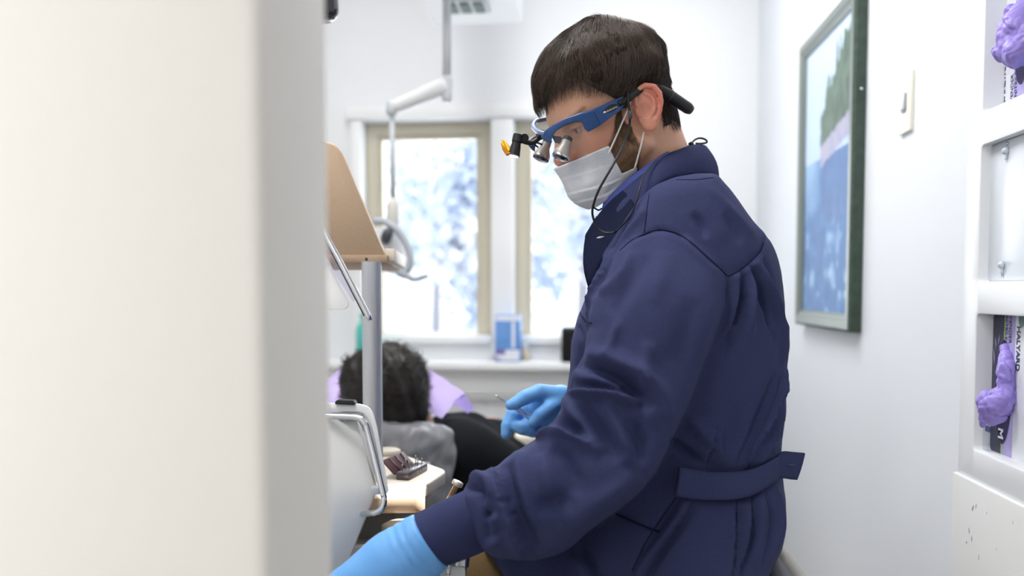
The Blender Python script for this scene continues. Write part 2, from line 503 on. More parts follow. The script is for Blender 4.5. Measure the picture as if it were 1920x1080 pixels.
tree(-.15, 11.2, 4.6, .8, m_fol, 'frosted blue grey tree behind the right half of the left window', 2)
tree(.75, 8.6, 4.2, .5, m_fol2, 'grey green tree filling the top of the right window', 3)
tree(1.6, 12.5, 2.2, .7, m_fol, 'low frosted bush seen through the bottom of the right window', 4, n=1800)
tree(-2.6, 14, 5.0, .9, m_fol2, 'distant hazy tree at the left edge of the left window', 5, n=1500)

# ------------------------------------------------------------------ sill things
def sill_box(name, px0, px1, py0, y, dep, m, label, cat, bev=.004):
    a = ony(px0, py0, y); b = ony(px1, py0, y)
    r = empty(name, ((a[0]+b[0])/2, y+dep/2, zs), label, cat)
    bm = BM(); box(bm, (a[0], y, zs+.0005), (b[0], y+dep, a[2]), bev); return r, bm, a[0], b[0], a[2]
r, bm, x0, x1, zt = sill_box('carton', 928, 976, 590, YB-.12, .05, None, 'upright blue and white carton on the window sill', 'box')
obj('carton_body', bm, mat('carton_blue', '5B8FD2', .5, noise=(40, '6F9FDC')), r, 'auto')
hh = zt-zs; wd = x1-x0; yq = YB-.1205
bm = BM(); box(bm, (x0+.004, yq, zs+.006), (x1-.004, yq+.002, zs+hh*.26)); box(bm, (x0+.003, yq, zt-hh*.13), (x1-.003, yq+.002, zt-.003))
box(bm, (x0+wd*.66, yq, zs+hh*.3), (x0+wd*.78, yq+.002, zs+hh*.85)); obj('white_print', bm, mat('print_white', 'E6EAF4', .5), r, False)
bm = BM(); box(bm, (x0+.004, yq-.0006, zs+hh*.16), (x0+wd*.4, yq+.001, zs+hh*.27)); box(bm, (x0+.004, yq-.0006, zs+.01), (x0+wd*.25, yq+.001, zs+hh*.08)); obj('violet_print', bm, mat('print_violet', '7A6FB0', .5), r, False)
r, bm, x0, x1, zt = sill_box('speaker', 1052, 1108, 613, YB-.125, .06, None, 'black rounded speaker on the window sill beside the dentist', 'speaker', .012)
obj('cabinet', bm, mat('black_plastic', '14161A', .5, bump=(300, .1)), r, 'auto')
bm = BM(); box(bm, (x0+.008, YB-.128, zs+.012), (x1-.008, YB-.12, zt-.012), .003); obj('grille', bm, mat('black_cloth', '0D0E11', .9, bump=(900, .4)), r, 'auto')
c = ony(985, 672, YB-.06)
r = empty('pump_bottle', (c[0], YB-.06, zs), 'small tan bottle on the sill just right of the carton', 'bottle')
bm = BM(); lathe(bm, (c[0], YB-.06, zs), (0, 0, 1), [(.0, 0), (.016, .001), (.017, .03), (.012, .042), (.007, .046), (.007, .05)], 20); obj('bottle_body', bm, mat('tan_plastic', 'C9BFA8', .4), r)
bm = BM(); lathe(bm, (c[0], YB-.06, zs+.05), (0, 0, 1), [(.009, 0), (.009, .012), (.004, .014), (.0, .015)], 16); obj('cap', bm, m_trim, r)
a = ony(670, 590, YB-.1); 
r = empty('bottle', (a[0]+.02, YB-.1, zs), 'tall teal bottle on the sill behind the silver post', 'bottle')
bm = BM(); lathe(bm, (a[0]+.025, YB-.1, zs), (0, 0, 1), [(.0, 0), (.03, .002), (.03, .12), (.022, .14), (.012, .15), (.012, .16)], 20); obj('bottle_body', bm, mat('teal_plastic', '55C4BC', .35), r)
bm = BM(); lathe(bm, (a[0]+.025, YB-.1, zs+.16), (0, 0, 1), [(.014, 0), (.014, .022), (.0, .024)], 18); obj('cap', bm, mat('teal_cap', '3EA9A6', .4), r)

# ------------------------------------------------------------------ framed picture on the right wall
XF = XW-.030
A = onx(1489, 610, XF); Bq = onx(1590, 620, XF); T = onx(1491, 97, XF)
py1, py0 = A[1], Bq[1]; pz0, pz1 = (A[2]+Bq[2])/2, T[2]
pic = empty('framed_picture', (XW-.015, (py0+py1)/2, pz0), 'framed lake picture with a grey green frame on the right wall', 'picture')
m_ff = mat('frame_face', '7C8581', .35, metal=.3, bump=(90, .05)); m_fs = mat('frame_side', '42544A', .6, noise=(60, '334238', .2), bump=(120, .2))
fw = .042
bm = BM()
pr = [(XF+.006, 0), (XF, .006), (XF, fw*.62), (XF+.004, fw*.7), (XF+.004, fw*.85), (XF+.010, fw), (XW-.001, fw), (XW-.001, 0)]  # x, inset
cs = [(py1, pz0, -1, 1), (py0, pz0, 1, 1), (py0, pz1, 1, -1), (py1, pz1, -1, -1)]
rings = [[bm.verts.new((x, y+sy*i, z+sz*i)) for x, i in pr] for (y, z, sy, sz) in cs]
for k in range(4):
    for j in range(len(pr)):
        j2 = (j+1) % len(pr); bm.faces.new([rings[k][j], rings[k][j2], rings[(k+1) % 4][j2], rings[(k+1) % 4][j]])
bmesh.ops.recalc_face_normals(bm, faces=bm.faces[:])
fo = obj('picture_frame', bm, m_ff, pic, False); fo.data.materials.append(m_fs)
for p in fo.data.polygons:
    if p.index % len(pr) in (7, 0, 6): p.material_index = 1
# the print: coloured grid
ny, nz = 90, 150
Y = np.linspace(py1-fw*.8, py0+fw*.8, ny); Z = np.linspace(pz0+fw*.8, pz1-fw*.8, nz)
YY, ZZ = np.meshgrid(np.linspace(0, 1, ny), np.linspace(0, 1, nz), indexing='ij')     # 0,0 = far bottom ; u right = near
r_ = np.random.default_rng(5)
def vnoise(u, v, s, seed):
    q = np.random.default_rng(seed).uniform(size=(64, 64)); x = u*s; y = v*s; i = np.floor(x).astype(int); j = np.floor(y).astype(int); fx = x-i; fy = y-j; fx = fx*fx*(3-2*fx); fy = fy*fy*(3-2*fy)
    g = lambda a, b: q[a % 64, b % 64]
    return (g(i, j)*(1-fx)+g(i+1, j)*fx)*(1-fy)+(g(i, j+1)*(1-fx)+g(i+1, j+1)*fx)*fy
def L3(c): return np.array(lin(c))
sky = L3('A9C6E6')*(1-ZZ[..., None])+L3('C5D8F0')*ZZ[..., None]
colr = sky.copy()
nn = vnoise(YY, ZZ, 22, 1)*.6+vnoise(YY, ZZ, 45, 2)*.4
# the wooded island, rising to the right, ragged tops
edge = .62+.33*np.clip((YY-.30)/.5, 0, 1)**.6+.09*(np.abs(vnoise(YY, ZZ*0, 30, 3)-.5)*2-.5)+.04*(vnoise(YY, ZZ*0, 60, 13)-.5)
tr = (ZZ < edge) & (ZZ > .60) & (YY > .33+.05*nn)
colr[tr] = (L3('33483F')*(1-nn[..., None])+L3('66806F')*nn[..., None])[tr]
rock = (np.abs(ZZ-(.57+.12*np.clip(YY-.35, 0, 1))) < .028+.02*nn) & (YY > .36)
colr[rock] = (L3('B6AEBE')*(1-nn[..., None])+L3('8E9AC0')*nn[..., None])[rock]
wat = (ZZ < .565) & ~rock
wv = vnoise(YY*1.0, ZZ*1.6, 9, 7)*.6+vnoise(YY, ZZ*2, 20, 8)*.4
wc = L3('33609C')[None, None]*(1-wv[..., None])+L3('5F93CC')[None, None]*wv[..., None]
wl = np.clip((wv-.62)*6, 0, 1)[..., None]*np.clip((.45-ZZ)*4, 0, 1)[..., None]*.7; wc = wc*(1-wl)+L3('B7D6F2')*wl
refl = (YY > .38+.1*vnoise(YY, ZZ, 12, 9)) & (ZZ > .30+.06*nn)
wc = np.where(refl[..., None], wc*.35+L3('4C6FA6')*.65, wc)
far = (YY < .36) & (ZZ > .34); fk = (.65*np.clip((.36-YY)*6, 0, 1)*np.clip((ZZ-.34)*5, 0, 1))[..., None]
wc = np.where(far[..., None], wc*(1-fk)+L3('A4C8E8')*fk, wc)
colr[wat] = wc[wat]
P = np.stack([np.full(ny*nz, XF+.014), np.repeat(Y, nz), np.tile(Z, ny)], 1)
po = qobj('picture_print', P, [(a, d, c, b) for a, b, c, d in grid_faces(ny, nz)], mat('picture_print', 'FFFFFF', .6, vcol='Col'), pic, False)
ca = po.data.color_attributes.new('Col', 'FLOAT_COLOR', 'POINT'); ca.data.foreach_set('color', np.c_[colr.reshape(-1, 3), np.ones(ny*nz)].ravel())
bm = BM(); box(bm, (XF+.010, py0+fw*.8, pz0+fw*.8), (XF+.012, py1-fw*.8, pz1-fw*.8)); obj('picture_glass', bm, clear_glass('picture_glass', (1, 1, 1), .014), pic, False)
bm = BM(); q = onx(1608, 172, XW-.012); lathe(bm, (q[0], py0-.001, q[2]), (0, -1, 0), [(.004, 0), (.004, .002), (.002, .004), (.0, .0045)], 12); obj('frame_pin', bm, mat('chrome', 'C9CCD0', .18, 1), pic)

# ------------------------------------------------------------------ light switch
s0 = onx(1685, 248, XW-.006); s1 = onx(1709, 139, XW-.006)
sy0, sy1 = s1[1], s0[1]; szc = (onx(1697, 193, XW-.006))[2]; hz = .058; wy = (sy1-sy0)/2; syc = (sy0+sy1)/2
sw = empty('light_switch', (XW-.003, syc, szc-hz), 'ivory light switch plate on the right wall', 'light switch')
m_ivory = mat('ivory_plastic', 'E9E6D6', .35)
bm = BM(); box(bm, (XW-.007, syc-wy, szc-hz), (XW+.001, syc+wy, szc+hz), .0025, 3); obj('switch_plate', bm, m_ivory, sw, 'auto')
bm = BM(); box(bm, (XW-.0095, syc-.011, szc-.018), (XW-.004, syc+.011, szc+.018), .001); obj('switch_surround', bm, mat('grey_plastic', '8E939A', .4), sw, 'auto')
bm = BM(); box(bm, (XW-.013, syc-.0075, szc-.014), (XW-.006, syc+.0075, szc+.015), .0015, 2, Matrix.Rotation(.12, 3, 'Y')); obj('rocker', bm, mat('rocker_white', 'DDE2E8', .3), sw, 'auto')
for z in (-.043, .043):
    bm = BM(); lathe(bm, (XW-.0065, syc, szc+z), (-1, 0, 0), [(.0032, 0), (.0032, .001), (.0, .0016)], 12); obj('screw', bm, m_ivory, sw)

# ------------------------------------------------------------------ built-in glove cabinet at the right
XC = .57
yF = onx(1806, 500, XC)[1]; yN1 = onx(1834, 500, XC)[1]; yN0 = yN1-.19; yR = yN0-.07
zUb = onx(1840, 211, XC)[2]; zMt = onx(1848, 270, XC)[2]; zMb = onx(1837, 528, XC)[2]; zLt = onx(1829, 588, XC)[2]; zLb = onx(1819, 840, XC)[2]; zLe = onx(1801, 888, XC)[2]
m_cab = mat('cabinet_enamel', 'DDE0E4', .35, bump=(40, .02)); m_in = mat('cabinet_interior', 'E2E0D8', .5)
cabt = empty('cabinet', (XC+.07, (yF+yR)/2, 0), 'white built in cabinet with glove niches at the right edge', 'cabinet')
bm = BM()
panel(bm, [yR, yN0, yN1, yF], [zLe-.004, zLb, zLt, zMb, zMt, zUb, zUb+.25, ZC-.1], {(1, 1), (1, 3), (1, 5)}, lambda u, v: (XC, u, v), (.030, 0, 0))
es = [e for e in bm.edges if len(e.link_faces) == 2 and e.calc_face_angle(0) > .5]
def is_corner(e):  # niche corner edges run in depth
    d = (e.verts[0].co-e.verts[1].co); return abs(d.x) > .02
ce = [e for e in es if is_corner(e)]
bmesh.ops.bevel(bm, geom=ce, offset=.007, segments=4, affect='EDGES', profile=.5)
es = [e for e in bm.edges if len(e.link_faces) == 2 and e.calc_face_angle(0) > .8 and abs((e.verts[0].co.x+e.verts[1].co.x)/2-XC) < .001]
bmesh.ops.bevel(bm, geom=es, offset=.0018, segments=2, affect='EDGES', profile=.5)
obj('front_frame', bm, m_cab, cabt, 'auto')
bm = BM()
box(bm, (XC+.03, yF-.02, 0), (.74, yF, ZC-.1)); box(bm, (XC+.03, yR, 0), (.74, yR+.02, ZC-.1)); box(bm, (.72, yR+.02, 0), (.74, yF-.02, ZC-.1))
box(bm, (XC+.03, yN1+.004, 0), (.72, yF-.02, ZC-.1))
for z in (zUb, zMb, zLb): box(bm, (XC+.03, yR+.02, z-.02), (.72, yF-.02, z-.001))
obj('carcass', bm, m_in, cabt, False)
bm = BM(); box(bm, (XC-.006, yR, .02), (XC+.02, yF+.004, zLe), .0025, 2)
door_lo = obj('lower_door', bm, mat('scuffed_enamel', 'D9DADA', .45, noise=(30, 'B7B2A8', .02) if False else None, bump=(50, .05)), cabt, 'auto')
r_ = np.random.default_rng(3)
def scuff(px, py, l, w):
    p = onx(px, py, XC-.0062); an = r_.uniform(-.5, .5); d = Vector((0, math.sin(an)*l, math.cos(an)*l)); n = Vector((0, math.cos(an)*w, -math.sin(an)*w)); q = Vector(p)
    bm = BM(); bm.faces.new([bm.verts.new(k) for k in (q-d+n*.3, q-d*.3-n, q+d*.4-n*.7, q+d, q+d*.5+n*.8, q-d*.4+n)])
    obj('scuff_mark', bm, mat('scuff', '9C968C', .7), door_lo, False)
for px, py, l, w in ((1824, 953, .006, .0018), (1830, 949, .005, .001), (1817, 995, .005, .0016), (1822, 1010, .005, .0016), (1812, 1017, .003, .0012), (1835, 1045, .005, .0008), (1899, 980, .003, .0006), (1850, 962, .003, .0006), (1868, 1030, .003, .0005)): scuff(px, py, l, w)
# white cover plate in the middle niche
bm = BM(); ya = onx(1853, 450, XC+.014)[1]
box(bm, (XC+.014, yN0-.0, zMb+.0005), (XC+.028, ya, zMt-.0005), .001); obj('cover_plate', bm, mat('cover_plate', 'D5DBE3', .3), cabt, 'auto')
for px, py in ((1889, 283), (1881, 497)):
    q = onx(px, py, XC+.014)
    bm = BM(); lathe(bm, q, (-1, 0, 0), [(.006, 0), (.0055, .004), (.003, .007), (.0, .0075)], 16)
    box(bm, (q[0]-.004, q[1]-.003, q[2]-.012), (q[0]+.0, q[1]+.003, q[2]+.0), .001)
    pl = obj('clip', bm, mat('clear_plastic', 'DCE4EE', .2, trans=.3), cabt)
    dz = .010 if py < 400 else -.014
    bm = BM(); lathe(bm, (q[0], q[1], q[2]+dz), (-1, 0, 0), [(.0028, 0), (.0028, .0015), (.0, .002)], 12); obj('screw', bm, mat('chrome', 'C9CCD0', .18, 1), cabt)

m_lav = mat('lavender_nitrile', '9C8CD8', .45, noise=(50, '8877C8', .3), sss=0)
m_lav2 = mat('lavender_nitrile_dark', '7F70BC', .5)
m_bw = mat('carton_white', 'E3E6EE', .5); m_bd = mat('carton_charcoal', '45465A', .5); m_bl = mat('carton_lavender', 'B3A9DE', .5); m_bg = mat('carton_green', '9CD04A', .5); m_ink = mat('ink_navy', '3A4064', .6); m_blu = mat('carton_blue_fade', '7FA6D8', .5)
def glove_box(z0, h, xface, yfar, bands, label, group=None):
    w = .125; dep = .085
    root = empty('glove_box', (xface+dep/2, yfar-w/2, z0), label, 'box', group)
    us = [yfar-w*t for t in [0]+[b[0] for b in bands]]
    V = []; F = []; mi = []
    for u in us: V += [(xface, u, z0), (xface, u, z0+h)]
    for i in range(len(us)-1): F.append((2*i, 2*i+1, 2*i+3, 2*i+2)); mi.append(i)
    n = len(V); V += [(xface+dep, us[0], z0), (xface+dep, us[0], z0+h), (xface+dep, us[-1], z0), (xface+dep, us[-1], z0+h)]
    e = 2*len(us)-2
    F += [(0, n, n+1, 1), (e, e+1, n+3, n+2), (n, n+2, n+3, n+1), tuple([2*i+1 for i in range(len(us))]+[n+3, n+1]), tuple([2*i for i in range(len(us)-1, -1, -1)]+[n, n+2])]
    mi += [0, len(us)-2, 0, 0, 0]
    o = obj('carton', (V, F), None, root, False)
    for b in bands: o.data.materials.append(b[1])
    for p, k in zip(o.data.polygons, mi): p.material_index = k
    return root, us
def oval(bm, c, ry, rz, x, n=28):
    vs = [bm.verts.new((x, c[1]+ry*math.cos(2*math.pi*k/n), c[2]+rz*math.sin(2*math.pi*k/n))) for k in range(n)]; f = bm.faces.new(vs); f.normal_update()
    if f.normal.x > 0: f.normal_flip()
xb = XC+.024
yb = onx(1857, 720, xb)[1]
gb, us = glove_box(zLb, zLt-zLb+.02, xb, yb, [(.30, m_bd), (.325, m_bg), (.57, m_bl), (1.0, m_bw)], 'lavender glove box marked M in the lower niche of the cabinet')
xq = xb-.0006
def lt(s, px, py, size, down, par, m=m_ink, bold=.0):
    q = onx(px, py, xq)
    return text_obj('lettering', s, size, m, par, q, (0, 0, -1 if down else 1), (0, -1 if down else 1, 0), .0001, 'LEFT', bold)
lt('HALYARD', 1907, 611, .0140, True, gb, bold=.0003)
lt('LAVENDER', 1893, 575, .0108, True, gb); lt('NITRILE', 1885.5, 592, .0100, True, gb)
lt('Powder-Free', 1881.5, 592, .0042, True, gb)
bm = BM(); q = onx(1916, 599, xq); oval(bm, q, .009, .011, xq); obj('emblem', bm, mat('emblem_green', '3F6B62', .5), gb, False)
bm = BM(); q = onx(1877, 811, xq); oval(bm, q, .0115, .0145, xq); obj('size_badge', bm, mat('badge_dark', '3A3A46', .5), gb, False)
q = onx(1872, 801, xq-.0003); text_obj('lettering', 'M', .021, mat('ink_white', 'E4E4EC', .5), gb, q, (0, 0, -1), (0, -1, 0), .0001, 'LEFT', .0006)
q = onx(1852, 807, xq-.0003); text_obj('lettering', '50', .012, mat('ink_white', 'E4E4EC', .5), gb, onx(1851, 818, xq), (0, 0, -1), (0, -1, 0), .0001, 'LEFT', .0004)
bm = BM(); q = onx(1881, 735, xq); oval(bm, q, .0235, .076, xq-.0002); obj('dispenser_slot', bm, mat('slot_dark', '37305A', .8), gb, False)
bm = BM()
for px, py, s, an in ((1867, 643, .010, .1), (1873, 637, .009, -.35), (1859, 660, .009, .3), (1864, 668, .013, .15)):
    q = Vector(onx(px, py, xq-.0002)); d = Vector((0, math.sin(an), math.cos(an))); n = Vector((0, math.cos(an), -math.sin(an)))
    bm.faces.new([bm.verts.new(q-d*s), bm.verts.new(q+n*s*.22), bm.verts.new(q+d*s), bm.verts.new(q-n*s*.22)])
obj('leaf_print', bm, mat('leaf_print', '8F8BB0', .6), gb, False)
# upper box
xu = XC+.030
yu = onx(1879, 100, xu)[1]
gu, us = glove_box(zUb, .235, xu, yu, [(.30, m_bw), (.62, m_bl), (1.0, m_blu)], 'lavender glove box in the top niche of the cabinet')
xq = xu-.0006
lt('HALYARD', 1884, 184, .0135, False, gu, bold=.0003); lt('LAVENDER', 1898, 206, .0105, False, gu); lt('NITRILE', 1906, 181, .0105, False, gu)
bm = BM(); q = onx(1881, 191, xq); oval(bm, q, .005, .006, xq); obj('emblem', bm, mat('emblem_green', '3F6B62', .5), gu, False)
bm = BM(); q = onx(1916, 90, xq); oval(bm, q, .020, .05, xq-.0002); obj('dispenser_slot', bm, mat('slot_dark', '37305A', .8), gu, False)
# small clear acrylic tag beside the lower box
q0 = onx(1838, 842, XC+.018); q1 = onx(1846, 778, XC+.018)
bm = BM(); box(bm, (XC+.012, yN1-.022, zLb+.0005), (XC+.0135, yN1-.003, q1[2]), .0004); 
tg = obj('acrylic_tag', bm, clear_glass('acrylic', (.9, .92, .95), .12), None, False); recenter(tg); tag(tg, 'small clear acrylic tag standing beside the lower glove box', 'tag')
bm = BM(); box(bm, (XC+.0105, yN1-.030, zLb+.030), (XC+.0115, yN1-.014, zLb+.038)); obj('blue_sticker', bm, mat('sticker_navy', '3C3F73', .5), tg, False)

# crumpled gloves
def crumple(P, f, seed, amp=.004, s=90):
    r = np.random.default_rng(seed); d = np.zeros(len(P))
    for k, (fr, am) in enumerate(((70, 1.0), (120, .7), (210, .4), (330, .22))):
        a = r.normal(size=3)*[.5, 1, .55]; a /= np.linalg.norm(a)
        ph = (P @ a)*fr+fbm(P, fr*.35, seed+k, 2)*2.6
        d += (np.abs(np.sin(ph))**.7-.6)*am
    return f-d*amp*.75
def glove_bunch(name, chains, seed, label, m, h=.0013, amp=.005):
    def f(P):
        d = None
        for pts, rad, in chains:
            e = sd_chain(P, pts, rad); d = e if d is None else smin(d, e, .004)
        return crumple(P, d, seed, amp)
    allp = np.concatenate([np.array(c[0]) for c in chains]); mx = max(max(c[1]) for c in chains)+.012
    V, F = surface_nets(f, allp.min(0)-mx, allp.max(0)+mx, h)
    o = qobj(name, V, F, m); recenter(o); tag(o, label, 'glove'); return o
g = lambda px, py, x: onx(px, py, x)
glove_bunch('nitrile_glove', [
    ([g(1886, 655, xb-.002), g(1888, 690, xb-.010), g(1884, 725, xb-.012), g(1876, 750, xb-.016)], [.006, .010, .011, .010]),
    ([g(1893, 700, xb-.004), g(1892, 735, xb-.006), g(1887, 765, xb-.008)], [.007, .010, .008]),
    ([g(1878, 748, xb-.016), g(1866, 755, xb-.024), g(1857, 758, xb-.028)], [.015, .020, .018]),
    ([g(1866, 775, xb-.022), g(1857, 785, xb-.026)], [.014, .010]),
    ([g(1850, 778, xb-.028), g(1841, 797, xb-.030)], [.008, .003])], 21, 'crumpled lavender glove hanging out of the lower glove box', m_lav)
glove_bunch('nitrile_glove', [
    ([g(1925, 20, xu-.010), g(1905, 55, xu-.022), g(1888, 90, xu-.03)], [.016, .022, .017]),
    ([g(1930, 70, xu-.010), g(1905, 95, xu-.025), g(1878, 92, xu-.034)], [.020, .018, .010]),
    ([g(1925, 105, xu-.010), g(1905, 112, xu-.022), g(1884, 108, xu-.03)], [.012, .012, .008]),
    ([g(1895, 25, xu-.020), g(1888, 45, xu-.024)], [.010, .008]),
    ([g(1886, 58, xu-.024), g(1872, 59, xu-.03)], [.005, .002])], 33, 'bunch of lavender gloves pulled from the top glove box', m_lav)

# ------------------------------------------------------------------ ceiling housing and dental light
zb = ony(900, 45, 2.9)[2]
hx0 = ony(815, 45, 2.9)[0]; hx1 = ony(980, 45, 2.9)[0]
hs = empty('ceiling_housing', ((hx0+hx1)/2, 2.5, zb), 'white box housing on the ceiling with vents underneath', 'ceiling fixture')
bm = BM(); box(bm, (hx0, 2.1, zb), (hx1, 2.9, ZC+.002), .004); obj('housing', bm, m_trim, hs, 'auto')
v0 = onz(842, 4, zb); 
bm = BM(); ax0 = onz(838, 10, zb)[0]; ax1 = onz(918, 10, zb)[0]; yv = onz(880, 19, zb)[1]
box(bm, (ax0, yv-.13, zb-.012), (ax1, yv, zb), .003); obj('vent_plate', bm, mat('vent_grey', 'C2C6CA', .5), hs, 'auto')
for k in range(3):
    xs = ax0+(ax1-ax0)*(.16+.32*k)
    bm = BM(); box(bm, (xs-.018, yv-.11, zb-.018), (xs+.012, yv-.02, zb-.011), .002, 1); obj('vent_slot', bm, mat('vent_dark', '5E6F69', .6), hs, 'auto')
m_dl = mat('dental_light_enamel', 'D6D8DB', .35); m_dl2 = mat('dental_light_grey', 'B9BDC3', .35)
DY = 2.45
D = lambda px, py, y=DY: ony(px, py, y)
dl = empty('dental_light', D(838, 30), 'white ceiling mounted dental light on a jointed arm', 'dental light')
bm = BM(); tube(bm, [D(838, 20)*[1, 1, 0]+[0, 0, zb-.02], D(838, 150)], .0125, 16); obj('ceiling_pole', bm, m_dl2, dl)
bm = BM(); lathe(bm, D(838, 192), (0, 0, 1), [(.0, 0), (.013, .001), (.015, .01), (.016, .06), (.013, .075), (.0, .077)], 20); obj('elbow_joint', bm, m_dl2, dl)
A0, A1 = D(838, 158), D(735, 203)
bm = BM(); dv = (A1-A0)/np.linalg.norm(A1-A0)
tube(bm, [A0, A0+dv*.02, A1-dv*.02, A1], [.020, .025, .019, .014], 18); obj('arm', bm, m_dl, dl)
bm = BM(); lathe(bm, D(735, 217), (0, 0, 1), [(.0, 0), (.014, .002), (.017, .01), (.017, .034), (.012, .042), (.0, .043)], 20); obj('wrist_joint', bm, m_dl2, dl)
bm = BM(); tube(bm, [D(735, 214), D(737, 372)], .0078, 14); obj('drop_pole', bm, m_dl2, dl)
bm = BM(); lathe(bm, D(737, 425), (0, 0, 1), [(.0, 0), (.015, .001), (.018, .012), (.018, .062), (.010, .082), (.0, .083)], 20); obj('socket', bm, mat('dental_socket', 'C9C7C0', .4), dl)
c = D(722, 470)
bm = BM(); pts = [D(px, py, DY-.02) for px, py in ((700, 414), (722, 416), (745, 432), (761, 456), (769, 482), (767, 500), (758, 512))]
tube(bm, spline(pts, 6), .011, 12); obj('yoke', bm, mat('dental_light_yoke', 'A7ACB4', .35), dl)
bm = BM(); ax = Vector((-.55, .45, -.7)).normalized()
lathe(bm, Vector(D(728, 450, DY+.03)), ax, [(.012, -.03), (.03, -.025), (.055, 0), (.085, .035), (.09, .05), (.086, .052), (.06, .03), (.02, .01), (0, .009)], 32); obj('lamp_head', bm, m_dl, dl)
bm = BM(); lathe(bm, D(725, 443, DY-.03), (.3, -.5, .4), [(.014, -.02), (.016, 0), (.014, .02), (0, .024)], 18); obj('tension_knob', bm, mat('dark_plastic', '3E434B', .5), dl)
bm = BM(); tube(bm, spline([D(748, 512, DY-.03), D(762, 518, DY-.04), D(778, 524, DY-.05), D(802, 517, DY-.05)], 6), [.010]*6+[.0075]*6+[.006]*7, 12); obj('handle', bm, mat('handle_grey', '8D939B', .4), dl)
# ================================================================== DENTAL UNIT (left, behind the partition)
m_cor = mat('speckled_beige_solid_surface', 'B59E86', .45, noise=(1100, 'A48C74', .2), bump=(300, .03))
m_corl = mat('pale_beige_solid_surface', 'E0D7CA', .4, noise=(1100, 'D4C9BA', .2), bump=(300, .03))
m_alu = mat('brushed_aluminium', 'C3C7CE', .36, .45, bump=(900, .06))
m_chr = mat('chrome', 'C9CCD0', .18, 1)
m_wp = mat('white_plastic', 'DCDEE0', .4, bump=(80, .02)); m_gp = mat('grey_plastic_body', 'D2D2D0', .45, bump=(80, .02))
m_blackp = mat('black_plastic', '14161A', .5)
ZT = .81
unit = empty('dental_unit', (W(640, 900, 1.4)*[1, 1, 0]), 'beige and white dental delivery unit behind the partition, with silver post', 'dental unit')
def flat(bm, pxs, z, th, bev, rad):
    pts = round_poly([onz(x, y, z) for x, y in pxs], rad)
    prism(bm, pts, (0, 0, -th), bev, 3)
TH = .020
bm = BM(); flat(bm, [(560, 912), (799, 909), (839, 882), (751, 849), (600, 842), (540, 870)], ZT, TH, .003, [.01, .012, .02, .05, .03, .01])
obj('worktop', bm, m_corl, unit, 'auto')
bm = BM(); pts = round_poly([onz(x, y, ZT+.0045) for x, y in ((780, 895), (812, 884), (752, 858), (690, 862))], .01); 
# front handrest rail, a separate rounded slab in front of the worktop
zq = ZT-.006
a = onz(560, 930, zq); b = onz(796, 924, zq); c_ = onz(796, 939, zq)
fr = [onz(540, 911, zq), onz(797, 911, zq), onz(797, 932, zq), onz(540, 934, zq)]
bm.free(); bm = BM(); prism(bm, round_poly(fr, [.005, .005, .016, .005], 8), (0, 0, -.024), .0035, 3); obj('handrest', bm, m_cor, unit, 'auto')
bm = BM(); lathe(bm, onz(726, 851, ZT), (0, 0, 1), [(.024, 0), (.024, .006), (.02, .009), (0, .0095)], 28); obj('worktop_cap', bm, m_corl, unit)
# cabinet body under the worktop
p0 = onz(560, 930, ZT); p1 = onz(790, 921, ZT)
bm = BM(); fy = min(p0[1], p1[1])+.06; bx0, bx1 = p0[0]-.05, onz(790, 900, ZT)[0]-.03
box(bm, (bx0, fy, .06), (bx1, fy+.30, ZT-TH-.0005), .004); obj('unit_cabinet', bm, mat('unit_grey_dark', '5A5550', .5), unit, 'auto')
bm = BM(); box(bm, (bx0+.01, fy+.01, 0), (bx1-.01, fy+.28, .06), .003); obj('unit_plinth', bm, m_blackp, unit, 'auto')
bm = BM(); box(bm, (bx0, fy-.045, ZT-.20), (bx1-.03, fy, ZT-.075), .004); dr = obj('drawer', bm, mat('unit_grey', 'A6A29C', .45), unit, 'auto')
bm = BM(); box(bm, (bx0, fy-.03, ZT-.33), (bx1-.03, fy, ZT-.215), .004); obj('drawer', bm, mat('unit_grey', 'A6A29C', .45), unit, 'auto')
q = W(752, 982, 1.2)
bm = BM(); lathe(bm, q+[0, 0, -.012], (0, 0, 1), [(0, 0), (.022, .001), (.027, .004), (.027, .010), (.02, .014), (0, .0145)], 30); obj('adjusting_knob', bm, mat('knob_brown', '75695C', .5), unit)
# post
PD = 1.37
b0 = onz(700, 887, ZT); b1 = W(700, 492, PD); b1 = np.array([b0[0], b0[1], b1[2]])
bm = BM(); lathe(bm, b0, (0, 0, 1), [(.0, 0), (.0155, .0), (.0155, b1[2]-b0[2]), (0, b1[2]-b0[2])], 32); post = obj('post', bm, m_alu, unit, 'auto')
q = W(684.5, 500, 1.353); bm = BM(); box(bm, q-[.0016, .002, .006], q+[.0016, .004, .006], .0008); obj('post_slot', bm, m_blackp, post, 'auto')
# upright solid-surface panel and its shelf
dp = 1.345
pan = [(520, 262), (618, 266), (634, 276), (642, 290), (722, 478), (722, 480), (520, 480)]
bm = BM(); prism(bm, round_poly([W(x, y, dp) for x, y in pan], [0, .012, .012, .012, 0, 0, 0]), FW*.022, .0022, 3); obj('side_panel', bm, m_cor, unit, 'auto')
bm = BM(); prism(bm, [W(x, y, dp-.006) for x, y in ((520, 478), (726, 478), (726, 492), (520, 492))], FW*.16, .001, 2); sh = obj('shelf', bm, m_cor, unit, 'auto')
bm = BM(); lathe(bm, W(687, 486, dp-.0062), -FW, [(.0024, 0), (.0022, .0004), (0, .0005)], 16); obj('dowel_hole', bm, mat('hole_dark', '3D2F26', .8), sh)
bm = BM(); prism(bm, [W(x, y, dp+.01) for x, y in ((722, 466), (740, 466), (740, 490), (722, 490))], FW*.14, .0015, 2); obj('shelf_edge', bm, m_corl, unit, 'auto')
